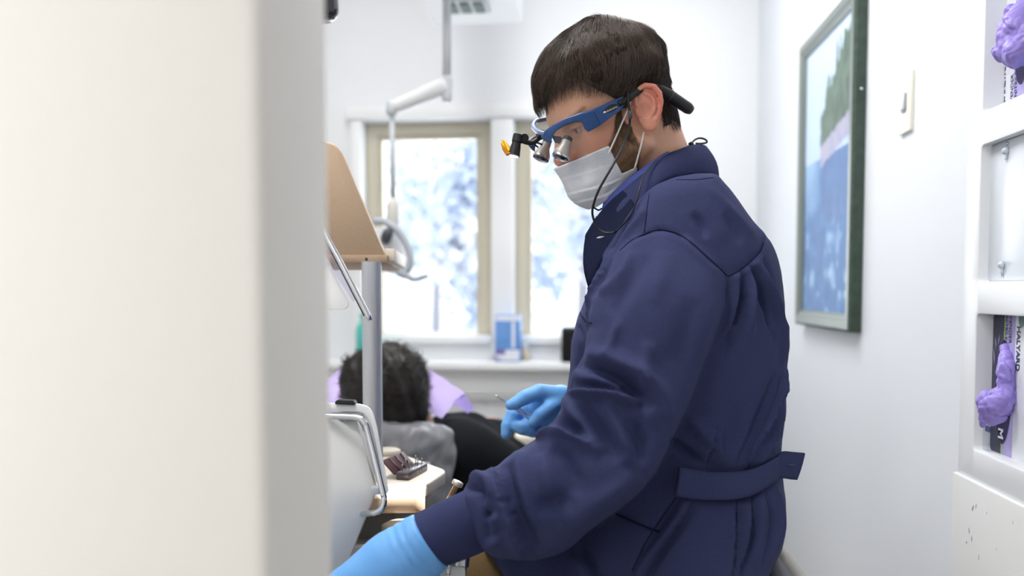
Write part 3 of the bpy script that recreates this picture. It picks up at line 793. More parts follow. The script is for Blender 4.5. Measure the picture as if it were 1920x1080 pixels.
# lower white bin-shaped tray with chrome rail
bd_ = lambda px, py, d: W(px, py, d)
nU, nVv = 14, 18
rows = []
for j in range(nVv):
    t = j/(nVv-1); y = 783+(1085-783)*t
    xr = 668+36*min(1, t/.46) if t < .46 else 704-65*((t-.46)/.54)**1.0
    row = []
    for i in range(nU):
        u = i/(nU-1); x = 520+(xr-520)*u
        d = 1.165 - .05*t + .03*(u**2) - .012*math.sin(math.pi*t)
        row.append(W(x, y, d))
    rows.append(row)
A_ = np.array(rows).transpose(1, 0, 2); n_ = nU*nVv
Vb = np.concatenate([A_.reshape(-1, 3), (A_+FW*.02).reshape(-1, 3)]); Fb = [(d, c, b, a) for a, b, c, d in grid_faces(nU, nVv)]; Fb += [(a+n_, b+n_, c+n_, d+n_) for a, b, c, d in grid_faces(nU, nVv)]
for j in range(nVv-1): k = (nU-1)*nVv; Fb.append((k+j, k+j+1, k+j+1+n_, k+j+n_))
for i in range(nU-1): Fb.append((i*nVv, (i+1)*nVv, (i+1)*nVv+n_, i*nVv+n_))
tray = obj('tray_body', (Vb, Fb), m_gp, unit, 'auto')
rim = [W(x, y, d) for x, y, d in ((520, 754, 1.185), (672, 757, 1.185), (690, 762, 1.184), (699, 775, 1.182), (706, 800, 1.178), (728, 922, 1.142), (724, 926, 1.142), (697, 800, 1.178), (684, 773, 1.183), (520, 769, 1.185))]
bm = BM(); prism(bm, round_poly(rim, [0, .004, .012, .012, .01, .003, .003, .01, .012, 0]), FW*.006, .001, 2); obj('tray_rim', bm, m_wp, tray, 'auto')
bm = BM(); prism(bm, [W(x, y, 1.1815) for x, y in ((520, 771), (680, 774), (693, 800), (716, 905), (706, 905), (684, 812), (672, 790), (520, 786))], FW*.004, .0008, 2); obj('rim_channel', bm, mat('channel_grey', '8D8F94', .4), tray, 'auto')
rail = [W(x, y, d) for x, y, d in ((520, 779, 1.172), (640, 781, 1.172), (672, 784, 1.171), (684, 794, 1.169), (690, 812, 1.165), (717, 920, 1.132), (720, 936, 1.127), (718, 950, 1.124), (708, 960, 1.124), (692, 963, 1.135), (670, 964, 1.165))]
bm = BM(); tube(bm, spline(rail, 5), .0042, 14); obj('chrome_rail', bm, m_chr, tray)
bm = BM(); q = W(704, 920, 1.15); box(bm, q-[.006, .004, .005], q+[.006, .012, .005], .0015); obj('rail_bracket', bm, m_alu, tray, 'auto')
bm = BM(); prism(bm, [W(x, y, 1.18) for x, y in ((628, 753), (632, 750), (662, 751), (666, 757), (664, 760), (628, 758))], FW*.02, .0008, 2); ck = obj('black_clip', bm, m_blackp, tray, 'auto')
# upper white tray and its chrome bar
bm = BM(); prism(bm, round_poly([W(x, y, d) for x, y, d in ((520, 480, 1.24), (612, 482, 1.24), (655, 566, 1.215), (650, 580, 1.212), (520, 581, 1.212))], [0, .004, .006, .006, 0]), FW*.004, .001, 2); ut = obj('upper_tray', bm, m_wp, unit, 'auto')
bm = BM(); prism(bm, [W(x, y, d) for x, y, d in ((560, 440, 1.235), (613, 452, 1.235), (668, 562, 1.205), (662, 566, 1.205), (612, 490, 1.23), (560, 480, 1.235))], FW*.001); obj('acrylic_sheet', bm, clear_glass('acrylic_violet', (.86, .84, .93), .12), ut, False)
rl = [W(x, y, d) for x, y, d in ((540, 310, 1.28), (606, 432, 1.225), (640, 494, 1.215), (690, 592, 1.195), (694, 600, 1.194))]
bm = BM(); tube(bm, rl, [.0042, .0042, .0042, .0042, .003], 14); obj('chrome_bar', bm, m_chr, ut)
bm = BM(); tube(bm, [p+FW*.003+RX*(-.0052) for p in rl[:-1]], .0016, 8); obj('dark_gasket', bm, mat('gasket', '3C3848', .5), ut)
# dark rounded lamp at the top edge of the partition
lc = W(598, -10, 1.0)
lampd = empty('monitor_arm_end', lc, 'dark glossy rounded fixture end hanging at the top beside the partition', 'fixture')
bm = BM(); lathe(bm, W(600, 38, 1.0), (-.06, 0, 1), [(0, 0), (.016, .0005), (.0205, .004), (.0225, .010), (.0235, .06), (.0235, .12), (0, .121)], 30); obj('housing', bm, mat('dark_violet_plastic', '2A2733', .2, coat=.4), lampd)
bm = BM(); tube(bm, [W(600, 38, 1.0)+[-.006, 0, .12], W(600, 38, 1.0)*[1, 1, 0]+[-.08, 0, ZC+.001]], .012, 12); obj('hanger', bm, m_blackp, lampd)

# ---- bur block on the worktop
u0, u1, u2 = onz(739, 900, ZT+.0004), onz(766, 901, ZT+.0004), onz(802, 881, ZT+.0004)
e1 = (u2-u1); e0 = (u0-u1); e0 = e0-e1*(e0 @ e1)/(e1 @ e1); e0 = e0/np.linalg.norm(e0)*.021
bb = empty('bur_block', (u1+u2)/2+e0/2, 'small dark bur block with open maroon lid on the worktop', 'bur block')
bm = BM(); prism(bm, [u1, u2, u2+e0, u1+e0], (0, 0, .0115), .0012, 2); obj('block_base', bm, mat('bur_block_plastic', '3B3238', .3, coat=.3), bb, 'auto')
hz_ = np.array([0, 0, .0118]); le_ = np.array([0, 0, .021])+e0*1.0
bm = BM(); prism(bm, [u1+e0*1.02+hz_*.6, u2+e0*1.02+hz_*.6, u2+e0*1.02+hz_*.6+le_, u1+e0*1.02+hz_*.6+le_], e0*.16, .001, 2); obj('block_lid', bm, mat('maroon_lid', '401820', .45), bb, 'auto')
for k in range(3):
    t = .28+.27*k; bm = BM(); pa = u1+(u2-u1)*t+e0*1.0+hz_*.6; tube(bm, [pa, pa+le_*.97], .0012, 6); obj('lid_rib', bm, mat('maroon_rib', '3A161C', .3), bb)
for k, (t, s, h) in enumerate(((.14, .7, .011), (.26, .35, .014), (.32, .72, .017), (.55, .6, .010), (.66, .3, .013), (.8, .68, .015), (.88, .3, .010))):
    pa = u1+(u2-u1)*t+e0*s+hz_; bm = BM(); lathe(bm, pa-[0, 0, .001], (0, 0, 1), [(.0007, 0), (.0007, h*.6), (.0010, h*.62), (.0011, h), (0, h+.0005)], 8); b_ = obj('bur', bm, m_chr, bb)
nn_ = np.cross(e1, [0, 0, 1]); nn_ /= np.linalg.norm(nn_)
bm = BM()
for k in range(3):
    a = u1+e1*(.42+.14*k)-e0*.012+np.array([0, 0, .003]); prism(bm, [a, a+e1*.09, a+e1*.09+[0, 0, .005], a+[0, 0, .005]], -e0*.004)
obj('side_print', bm, mat('print_grey', '9A9498', .5), bb, False)
# ---- suction handle and chrome holder in front of the patient's chair
q0, q1 = W(838, 945, 1.19), W(856, 910, 1.19); ax_ = (q1-q0)/np.linalg.norm(q1-q0)
hv = empty('suction_handle', q0, 'slim tan metal suction handle standing beside the worktop corner', 'suction handle')
bm = BM(); lathe(bm, q0-ax_*.10, ax_, [(0, 0), (.005, .001), (.006, .05), (.0045, .10), (.0040, .13), (.0044, np.linalg.norm(q1-q0)+.10)], 18); obj('handle_shaft', bm, mat('tan_metal', 'B49F88', .3, .7), hv)
bm = BM(); lathe(bm, q1-ax_*.001, ax_, [(.0045, 0), (.0078, .001), (.0082, .004), (.0078, .007), (.004, .0078), (0, .008)], 24); obj('handle_cap', bm, mat('ivory_metal', 'CFC7BA', .3, .4), hv)
q2 = W(856, 1062, 1.075)
ch = empty('instrument_holder', q2-[0, 0, .04], 'chrome instrument holder clamp below the dentist\'s cuff', 'instrument holder')
bm = BM(); lathe(bm, q2+[0, 0, -.03], (.08, 0, 1), [(0, 0), (.011, .001), (.011, .03), (.0135, .032), (.0135, .058), (.010, .062), (0, .063)], 26); obj('holder_tube', bm, m_chr, ch, 'auto')
bm = BM(); prism(bm, round_poly([W(x, y, 1.06) for x, y in ((824, 1072), (838, 1061), (866, 1063), (872, 1064), (872, 1090), (826, 1096))], .004), FW*.012, .001, 2); obj('holder_bracket', bm, m_wp, ch, 'auto')
bm = BM(); lathe(bm, W(841, 1078, 1.053), (0, 0, 1), [(0, 0), (.0026, .0003), (.0026, .016), (.0018, .018), (0, .0182)], 14); obj('holder_pin', bm, m_chr, ch)
bm = BM(); tube(bm, [q2+[0, 0, -.028], q2+[-.02, .06, -.14], np.array([bx1-.02, fy+.02, q2[2]-.18])], .008, 12); obj('holder_arm', bm, m_alu, ch)
tube_to = np.array([bx1-.01, fy+.03, ZT-.12])
bm = BM(); tube(bm, spline([q0-ax_*.10, q0-ax_*.10+[0, .03, -.06], tube_to], 6), .0055, 10); obj('handle_hose', bm, mat('hose_grey', '6E6C6A', .6), hv)

# ================================================================== PATIENT AND CHAIR
PH = 1.95
m_phair = mat('black_hair', '171413', .5, spec=.4, noise=(50, '241E1B', .3)); m_black = mat('black_knit', '191B1F', .9, spec=.1, bump=[(600, .2), (25, .1)])
m_pskin = mat('patient_skin', 'D9A78E', .5, sss=.2, bump=(300, .05))
pc = W(722, 726, PH)
pt = empty('person', W(900, 900, 2.2)*[1, 1, 0]+[0, 0, .45], 'reclined patient with curly black hair and black top under a lavender bib', 'person')
to_feet = np.array([.50, .85, -.10]); to_feet /= np.linalg.norm(to_feet)
shc = W(800, 880, 2.12); cht = shc+to_feet*.20+[.03, 0, -.0]; hip = shc+to_feet*.48+[.0, 0, -.06]; kneeL = hip+to_feet*.36+[.10, -.04, .10]; kneeR = hip+to_feet*.36+[-.16, .10, .12]
shN = W(862, 850, 2.02); elN = W(985, 905, 2.10); hdN = W(922, 797, 2.32)
def p_body(P):
    d = sd_ell(P, pc, (.078, .085, .10))
    d = smin(d, sd_cone(P, pc+to_feet*.04+[0, 0, -.03], shc, .055, .065), .03)
    d = smin(d, sd_chain(P, [shc, cht, hip], [.105, .11, .115], .04), .04)
    d = smin(d, sd_chain(P, [shN, elN, hdN], [.045, .034, .022], .01), .02)
    d = smin(d, sd_chain(P, [hip, kneeL, kneeL+to_feet*.12+[0, 0, -.36]], [.085, .06, .05]), .03)
    d = smin(d, sd_chain(P, [hip, kneeR, kneeR+to_feet*.12+[0, 0, -.36]], [.085, .06, .05]), .03)
    return d
ptl = np.array([pc, shc, cht, hip, kneeL, kneeR, kneeL+to_feet*.4, elN, hdN, shN])
a, b = surface_nets(p_body, ptl.min(0)-.16, ptl.max(0)+.16, .008); qobj('body', a, b, m_pskin, pt)
def p_top(P):
    d = smin(sd_chain(P, [shc+to_feet*.03, cht, hip], [.10, .115, .12], .04), sd_cone(P, shc, shN, .08, .07), .04)
    d = smin(d, sd_chain(P, [shN, elN, elN+(hdN-elN)*.45], [.085, .062, .05], .02), .03)
    d = smin(d, sd_chain(P, [W(838, 812, 2.10), W(880, 818, 2.12), W(950, 856, 2.16)], [.050, .058, .055], .02), .04)
    return d+fbm(P, 22, 31, 3)*.004
a, b = surface_nets(p_top, ptl.min(0)-.2, ptl.max(0)+.2, .008); qobj('black_top', a, b, m_black, pt)
def p_leg(P):
    d = np.minimum(sd_chain(P, [hip+to_feet*.05, kneeL, kneeL+to_feet*.11+[0, 0, -.34]], [.105, .078, .062], .01), sd_chain(P, [hip+to_feet*.05, kneeR, kneeR+to_feet*.11+[0, 0, -.34]], [.105, .078, .062], .01))
    return d+fbm(P, 22, 32, 3)*.004
a, b = surface_nets(p_leg, ptl.min(0)-.2, ptl.max(0)+.25, .009); qobj('trousers', a, b, mat('charcoal_trousers', '232427', .9, bump=(500, .2)), pt)
for kk in (kneeL, kneeR):
    f_ = kk+to_feet*.13+[0, 0, -.38]
    a, b = surface_nets(lambda P: smin(sd_cone(P, f_, f_+to_feet*.05+[0, 0, .10], .045, .035), sd_cone(P, f_, f_+[0, 0, -.01], .05, .048), .02), f_-.1, f_+.18, .006); qobj('shoe', a, b, m_blackp, pt)
hair_c = [(722, 728, .080), (694, 738, .062), (750, 738, .064), (728, 702, .068), (668, 700, .036), (745, 698, .054), (757, 762, .050), (720, 778, .072), (690, 765, .050)]
def p_hair(P):
    d = None
    for x, y, r in hair_c:
        e = sd_sphere(P, W(x, y, PH-.02+.0*r), r); d = e if d is None else smin(d, e, .03)
    return d+fbm(P, 55, 44, 3)*.005
a, b = surface_nets(p_hair, pc-.19, pc+.19, .005)
nb_ = vnormals(a, b); r_ = np.random.default_rng(8)
pk = r_.choice(len(a), 3000); P_ = a[pk]-nb_[pk]*.004; pathp = [P_]
tan = np.cross(nb_[pk], r_.normal(size=(len(pk), 3))*.5+[.3, .2, 1.0]); tan /= np.linalg.norm(tan, axis=1)[:, None]
up_ = r_.uniform(.1, .55, len(pk))[:, None]; lng = r_.uniform(.02, .045, len(pk))[:, None]
for k in range(1, 7):
    t = k/6; ang = t*2.6
    pathp.append(P_+tan*np.sin(ang)*lng*.5+nb_[pk]*(1-np.cos(ang*.9))*lng*up_*.45+r_.normal(size=P_.shape)*.0012)
def ribbons(path, width):
    n, s, _ = path.shape
    t = np.gradient(path, axis=1); t /= np.maximum(np.linalg.norm(t, axis=2), 1e-9)[..., None]
    x = np.cross(t, np.array([.3, .9, .31])); x /= np.maximum(np.linalg.norm(x, axis=2), 1e-9)[..., None]; y = np.cross(t, x)
    tap = np.linspace(1, .3, s)[None, :, None]*width
    V = np.stack([path+(x*math.cos(k*2.0944)+y*math.sin(k*2.0944))*tap for k in range(3)], 2).reshape(-1, 3)
    i = np.arange(n)[:, None, None]*s*3; j = np.arange(s-1)[None, :, None]*3; k = np.arange(3)[None, None, :]; k2 = (k+1) % 3
    return V, np.stack([i+j+k, i+j+k2, i+j+3+k2, i+j+3+k], -1).reshape(-1, 4)
v_, f_ = ribbons(np.stack(pathp, 1), .0010)
qobj('hair', np.concatenate([a, v_]), np.concatenate([b, f_+len(a)]), m_phair, pt)
# lavender bib
m_bib = mat('lavender_bib', 'C3B4E6', .8, spec=.1, bump=(60, .15))
def sheet(top, bot, n=8, m=10, wav=.004, seed=0):
    A_ = np.array(spline(top, n)); B_ = np.array(spline(bot, n)); N = len(A_)
    V = np.stack([A_*(1-t)+B_*t for t in np.linspace(0, 1, m)], 1)
    V = V.reshape(-1, 3); V = V+np.c_[fbm(V, 14, seed, 2)*wav, -np.abs(fbm(V, 16, seed+1, 2))*wav, fbm(V, 18, seed+2, 2)*wav]
    M_ = len(V); V2_ = V+FW*.0015; F = grid_faces(N, m); F = F+[(d+M_, c+M_, b+M_, a+M_) for a, b, c, d in F]
    return np.concatenate([V, V2_]), F
bt_ = [W(x, y, d-.08) for x, y, d in ((585, 722, 2.10), (625, 700, 2.13), (660, 676, 2.16), (720, 664, 2.18), (765, 672, 2.17), (791, 688, 2.14), (830, 707, 2.12), (869, 737, 2.11))]
bb2 = [W(x, y, d-.08) for x, y, d in ((585, 790, 2.07), (625, 785, 2.07), (660, 790, 2.06), (720, 800, 2.06), (765, 775, 2.06), (797, 768, 2.06), (812, 777, 2.06), (828, 785, 2.06))]
bib = obj('dental_bib', sheet(bt_, bb2), m_bib, None, True); recenter(bib); tag(bib, 'lavender paper bib spread over the patient\'s chest', 'bib')
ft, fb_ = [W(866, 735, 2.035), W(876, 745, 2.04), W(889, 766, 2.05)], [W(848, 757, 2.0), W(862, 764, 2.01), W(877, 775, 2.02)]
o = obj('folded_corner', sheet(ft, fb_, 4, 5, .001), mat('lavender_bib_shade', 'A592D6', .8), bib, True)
# dental chair with plastic-covered headrest
cr = empty('dental_chair', (shc+to_feet*.4)*[1, 1, 0], 'dark reclining dental chair under the patient with plastic covered headrest', 'dental chair')
m_up = mat('dark_upholstery', '2B2D31', .5, bump=(200, .1))
def pad(P, c, ext, B): 
    q = np.abs((P-c) @ np.array(B).T)-np.array(ext); return np.linalg.norm(np.maximum(q, 0), axis=1)+np.minimum(q.max(1), 0)-.03
fx_ = to_feet; sy_ = np.cross([0, 0, 1.0], fx_); sy_ /= np.linalg.norm(sy_); uz_ = np.cross(fx_, sy_)
Bx = np.array([fx_, sy_, uz_])
cc = shc+to_feet*.16+uz_*-.20
a, b = surface_nets(lambda P: pad(P, cc, (.26, .20, .03), Bx), cc-.5, cc+.5, .011); qobj('backrest', a, b, m_up, cr)
cs_ = hip+to_feet*.12+uz_*-.20
a, b = surface_nets(lambda P: pad(P, cs_, (.26, .22, .035), Bx), cs_-.55, cs_+.55, .011); qobj('seat', a, b, m_up, cr)
bm = BM(); q = (shc+to_feet*.45); lathe(bm, (q[0], q[1], 0), (0, 0, 1), [(0, 0), (.26, .002), (.26, .03), (.12, .06), (.10, .10), (.10, q[2]-.30), (0, q[2]-.29)], 36); obj('pedestal', bm, mat('pedestal_grey', 'C8C9C9', .4), cr, 'auto')
hr = W(760, 884, 1.86)
a, b = surface_nets(lambda P: pad(P, hr+[-.005, .01, -.012], (.042, .045, .052), Bx), hr-.2, hr+.2, .008); hd_o = qobj('headrest', a, b, m_up, cr)
cover = mat('clear_plastic_cover', 'A9AAAF', .3, spec=.6, alpha=.62, noise=(24, '7F8086', .25), bump=[(40, .6), (14, .6)])
def cov(P):
    d = pad(P, hr+[0, 0, .0], (.050, .055, .075), Bx)
    return d+fbm(P, 30, 51, 3)*.006-np.clip(fbm(P*np.array([1, 1, .35]), 70, 52, 2), 0, 1)*.004
a, b = surface_nets(cov, hr-.2, hr+.2, .0045); qobj('plastic_cover', a, b, cover, hd_o, label='clear crumpled plastic headrest cover')
q = W(995, 815, 2.25); bm = BM(); box(bm, q-[.035, .12, .02], q+[.02, .12, .02], .012, 3); obj('armrest', bm, mat('cream_plastic', 'D9D4C6', .45), cr, 'auto')
bm = BM(); tube(bm, [q+[0, 0, -.018], q+[.02, .05, -.25], cs_+[.05, -.1, -.03]], .015, 10); obj('armrest_bracket', bm, m_gp, cr)
# operator stool
sc_ = np.array([W(1300, 1140, 1.32)[0], W(1300, 1140, 1.32)[1], 0]); SZ = W(1262, 1120, 1.29)[2]-.245
st = empty('operator_stool', sc_, 'grey operator stool the dentist sits on', 'stool')
a, b = surface_nets(lambda P: sd_ell(P, sc_+[0, 0, SZ], (.21, .21, .055)), sc_+[-.26, -.26, SZ-.1], sc_+[.26, .26, SZ+.1], .008); qobj('seat', a, b, mat('stool_vinyl', '7C7D82', .5, bump=(200, .1)), st)
q = W(1440, 1095, 1.32)
a, b = surface_nets(lambda P: pad(P, q+[.005, 0, -.012], (.0, .11, .025), np.eye(3)), q-.2, q+.2, .006); bk = qobj('backrest', a, b, mat('stool_vinyl', '7C7D82', .5), st)
a, b = surface_nets(lambda P: pad(P, q+[.028, 0, -.006], (.0, .118, .034), np.eye(3))+.014, q-.2, q+.2, .006); qobj('back_shell', a, b, mat('cream_plastic', 'D9D4C6', .45), bk)
bm = BM(); tube(bm, spline([q+[.03, 0, -.03], np.array([q[0]+.06, q[1], SZ-.05]), sc_+[.08, 0, SZ-.07], sc_+[0, 0, SZ-.06]], 6), .012, 10); obj('back_bracket', bm, m_alu, st)
bm = BM(); lathe(bm, sc_+[0, 0, .08], (0, 0, 1), [(.03, 0), (.03, .16), (.018, .17), (.018, SZ-.12)], 20); obj('gas_lift', bm, m_alu, st, 'auto')
for k in range(5):
    an = k*2*math.pi/5+.3; e_ = np.array([math.cos(an), math.sin(an), 0])
    bm = BM(); tube(bm, [sc_+[0, 0, .10], sc_+e_*.25+[0, 0, .075]], [.02, .012], 10); lg = obj('base_arm', bm, m_alu, st)
    bm = BM(); lathe(bm, sc_+e_*.25+np.cross(e_, [0, 0, 1])*.011+[0, 0, .026], -np.cross(e_, [0, 0, 1]), [(.024, 0), (.025, .003), (.025, .019), (.024, .022)], 18); obj('caster', bm, m_blackp, lg, 'auto')
# ================================================================== DENTIST
m_navy = mat('navy_jacket_cloth', '3B4064', .85, spec=.12, noise=(300, '363B5C', .3), bump=[(700, .25), (35, .06)])
m_navy_rib = mat('navy_rib_knit', '3A3F62', .9, spec=.1, noise=(500, '32375A', .3), bump=[(1400, .5)])
m_navy_dark = mat('navy_shade_and_trim', '1B2038', .9, spec=.1, bump=(600, .2))  # darker navy for seams, pocket edges and the painted collar shade
m_scrub = mat('blue_scrub_cloth', '5560A8', .85, spec=.1, noise=(600, '4D589E', .2), bump=(900, .3))
m_glove = mat('blue_nitrile', '6FAAE6', .45, spec=.3, noise=(40, '65A0DF', .3), bump=(60, .12), sss=.15)
m_tan = mat('tan_trouser_cloth', '7A6547', .9, spec=.1, noise=(400, '6D593D', .3), bump=(900, .3))
m_hair = mat('brown_hair', '2E241E', .38, spec=.6, vcol='Col')
m_beard = mat('brown_beard', '5F4938', .6, spec=.3, noise=(90, '927659', .25))
m_skin = mat('skin', 'FFFFFF', .5, spec=.35, sss=.25, vcol='Col', bump=[(900, .12), (250, .06)])

dent = empty('person', (W(1250, 1060, 1.3)*[1, 1, 0]), 'man in navy jacket, mask and loupes seated facing left, reaching to the unit', 'person')

KD = 1.13                      # the dentist sits a little over a metre from the lens
def WD(px, py, d): return W(px, py, d*KD)
# ---- head frame: F forward, L his left (towards the camera), U up
HY, HP, HR = math.radians(20), math.radians(24), math.radians(0)
hf = np.array([-math.cos(HY)*math.cos(HP), -math.sin(HY)*math.cos(HP), -math.sin(HP)])
hl = np.cross([0, 0, 1], hf); hl /= np.linalg.norm(hl)
hu = np.cross(hf, hl)
HB = np.array([hf, hl, hu])
HO = WD(1199, 212, 1.035) - .072*hl
def H(F, L, U): return HO + (hf*F + hl*L + hu*U)*.01
def toH(P): return ((np.asarray(P)-HO) @ HB.T)*100          # cm
def HX(px, py, L):
    """point where the view ray meets the head's sagittal plane at lateral offset L cm"""
    r = ray(px, py); t = ((HO+hl*L*.01-CAM) @ hl)/(r @ hl); return CAM+r*t
neck_base = WD(1238, 350, 1.12)
def head_sdf(P, full=True):
    q = toH(P); s = q.copy(); s[:, 1] = np.abs(q[:, 1])
    d = sd_ell(s, (.15, 0, 4.7), (8.6, 7.3, 8.1))
    d = smin(d, sd_ell(s, (3.5, 0, 3.7), (6.4, 6.2, 5.3)), 1.2)
    d = smin(d, sd_ell(s, (4.2, 0, -1.6), (4.6, 5.9, 5.8)), 1.5)
    d = smin(d, sd_cone(s, (.2, 5.2, -4.0), (6.8, 1.4, -7.4), 1.5, 1.3), 2.2)
    d = smin(d, sd_ell(s, (3.6, 0, -5.6), (4.6, 4.4, 3.2)), 1.5)
    d = smin(d, sd_sphere(s, (7.3, .6, -7.5), 1.4), 1.5)
    d = smin(d, sd_cone(s, (9.0, 0, 2.4), (10.7, 0, -1.5), .55, .85), .9)
    d = smin(d, sd_sphere(s, (9.3, 1.15, -1.9), .7), .7)
    d = smin(d, sd_cone(s, (8.8, .8, 2.9), (7.5, 4.3, 3.0), .75, .7), .9)       # brow
    d = smin(d, sd_sphere(s, (5.9, 4.5, -.6), 1.5), 1.4)
    d = smin(d, sd_cone(s, (8.0, 0, -4.3), (7.4, 2.0, -4.6), .9, .6), .6)
    if full:
        d = smax(d, -sd_sphere(s, (8.6, 3.2, 1.5), 1.25), .6)
        d = smin(d, sd_sphere(s, (6.75, 3.1, 1.55), 1.2), .15)
        d = smin(d, sd_cone(s, (7.85, 2.1, 1.95), (7.45, 4.2, 1.85), .42, .36), .25)   # upper lid
        d = smin(d, sd_cone(s, (7.7, 2.2, 1.0), (7.2, 4.2, 1.1), .22, .22), .3)
    return d*.01
def ear_sdf(P):
    q = toH(P); s = q.copy(); s[:, 1] = np.abs(q[:, 1]); s = s+np.array([-.05, 0, .25])
    # ear frame: tilt back ~14 deg, flare outwards
    c, sn = math.cos(.22), math.sin(.22)
    F = (s[:, 0]+1.0)*c+(s[:, 2]-.4)*sn; U = -(s[:, 0]+1.0)*sn+(s[:, 2]-.4)*c; Lr = s[:, 1]-7.25
    Lr = Lr + F*.42                                  # flares away behind
    e = np.stack([F, Lr, U], 1)
    d = sd_ell(e, (-.45, 0, .4), (1.75, .36, 2.9))
    rim = [(.75, .15, .35), (1.15, .30, 1.0), (1.2, .40, 1.9), (.7, .46, 2.75), (-.3, .48, 3.1), (-1.3, .48, 2.7), (-1.85, .46, 1.7), (-1.9, .42, .5), (-1.6, .36, -.6), (-1.0, .28, -1.6)]
    d = smin(d, sd_chain(e, rim, [.22, .28, .32, .34, .35, .36, .36, .34, .30, .26]), .14)
    anti = [(-.2, .32, 2.1), (-.95, .36, 1.4), (-1.15, .38, .4), (-.8, .36, -.6), (-.2, .32, -1.05)]
    d = smin(d, sd_chain(e, anti, [.22, .30, .34, .32, .24]), .16)
    d = smin(d, sd_ell(e, (-.25, .12, -2.0), (.95, .42, 1.1)), .35)             # lobe
    d = smin(d, sd_ell(e, (.95, .28, -.25), (.42, .34, .6)), .25)               # tragus
    d = smax(d, -sd_ell(e, (.20, .62, -.15), (.85, .62, 1.15)), .14)
    d = smax(d, -sd_chain(e, [(.55, .62, 1.5), (.0, .66, 2.45), (-.8, .68, 2.2), (-1.42, .66, 1.2), (-1.45, .62, .2)], [.26, .27, .27, .26, .24]), .10)               # concha
    return d*.01
T_BODY_L = np.array([-.21, -.98, 0])
sh_near = WD(1255, 500, 1.0); sh_far = sh_near - T_BODY_L*.34
chest = WD(1275, 560, 1.13); pelvis = WD(1262, 1090, 1.15)
el_near = WD(1182, 865, .95); wr_near = WD(815, 1005, .925)
el_far = WD(1200, 800, 1.34); wr_far = WD(1082, 765, 1.32)
def body_sdf(P):
    d = head_sdf(P)
    d = smin(d, ear_sdf(P), .003)
    d = smin(d, sd_cone(P, H(-2.4, 0, -1.5), neck_base, .054, .056), .012)
    d = smin(d, sd_cone(P, H(-4.6, 0, -1.0), neck_base+np.array([.0, 0, .0]), .032, .045), .02)
    d = smin(d, sd_cone(P, neck_base, chest, .052, .105), .02)
    d = smin(d, sd_cone(P, chest, pelvis, .105, .12), .05)
    for s_, e_, w_ in ((sh_near, el_near, wr_near), (sh_far, el_far, wr_far)):
        d = smin(d, sd_cone(P, chest+(s_-chest)*.7, s_+(chest-s_)*.15, .06, .045), .03)
        d = smin(d, sd_chain(P, [s_+(chest-s_)*.15, e_, w_], [.045, .024, .02]), .015)
    return d
lo = np.minimum.reduce([HO-.16, wr_near-.05, pelvis-.18, sh_far-.1]); hi = np.maximum.reduce([HO+.18, pelvis+.18, sh_far+.1, el_far+.1])
V, F = surface_nets(body_sdf, lo, hi, .0042)
# the head again, finer: keep body mesh below the collar, refine the head by a second pass merged as one surface
def proj_iso(V, f, it=3, e=.0008):
    for _ in range(it):
        d = f(V); g = np.stack([(f(V+np.eye(3)[k]*e)-f(V-np.eye(3)[k]*e))/(2*e) for k in range(3)], 1)
        V = V - g*(d/np.maximum((g*g).sum(1), .2))[:, None]
    return V
hd = np.linalg.norm((V-HO), axis=1) < .17
Fh = np.array(F)
# subdivide quads around the head once
def subdivide(V, F, sel):
    """1->4 split of selected quads plus clean fan on the border (n-gons kept)"""
    em = {}; V = list(map(np.asarray, V)); out = []
    selset = set(np.nonzero(sel)[0].tolist())
    def mid(a, b):
        k = (a, b) if a < b else (b, a)
        if k not in em: em[k] = len(V); V.append((V[a]+V[b])/2)
        return em[k]
    for i in selset:
        a, b, c, d = F[i]; m = [mid(a, b), mid(b, c), mid(c, d), mid(d, a)]; cc = len(V); V.append((V[a]+V[b]+V[c]+V[d])/4)
        out += [(a, m[0], cc, m[3]), (m[0], b, m[1], cc), (cc, m[1], c, m[2]), (m[3], cc, m[2], d)]
    for i in range(len(F)):
        if i in selset: continue
        q = []
        for k in range(4):
            a, b = F[i][k], F[i][(k+1) % 4]; q.append(a)
            kk = (a, b) if a < b else (b, a)
            if kk in em: q.append(em[kk])
        out.append(tuple(q))
    return np.array(V), out
def subdivide_any(V, F, sel):
    em = {}; V = list(map(np.asarray, V)); out = []; S_ = set(np.nonzero(sel)[0].tolist())
    def mid(a, b):
        k = (a, b) if a < b else (b, a)
        if k not in em: em[k] = len(V); V.append((V[a]+V[b])/2)
        return em[k]
    for i in S_:
        a, b, c, d = F[i]; m = [mid(a, b), mid(b, c), mid(c, d), mid(d, a)]; cc = len(V); V.append((V[a]+V[b]+V[c]+V[d])/4)
        out += [(a, m[0], cc, m[3]), (m[0], b, m[1], cc), (cc, m[1], c, m[2]), (m[3], cc, m[2], d)]
    for i in range(len(F)):
        if i in S_: continue
        q = []; n = len(F[i])
        for k in range(n):
            a, b = F[i][k], F[i][(k+1) % n]; q.append(a); kk = (a, b) if a < b else (b, a)
            if kk in em: q.append(em[kk])
        out.append(tuple(q))
    return np.array(V), out
selq = hd[Fh].all(1)
V2, F2 = subdivide(V, [tuple(q) for q in Fh.tolist()], selq)
hd2 = np.linalg.norm((V2-HO), axis=1) < .168
V2[hd2] = proj_iso(V2[hd2], body_sdf, 2)
ec = H(-1.0, 7.6, .3)
sel3 = np.array([len(f) == 4 and np.linalg.norm(V2[list(f)].mean(0)-ec) < .050 for f in F2])
ey = H(7.6, 3.1, 1.6)
sel3 |= np.array([len(f) == 4 and np.linalg.norm(V2[list(f)].mean(0)-ey) < .024 for f in F2])
V2, F2 = subdivide_any(V2, F2, sel3)
e3 = (np.linalg.norm(V2-ec, axis=1) < .048) | (np.linalg.norm(V2-ey, axis=1) < .022)
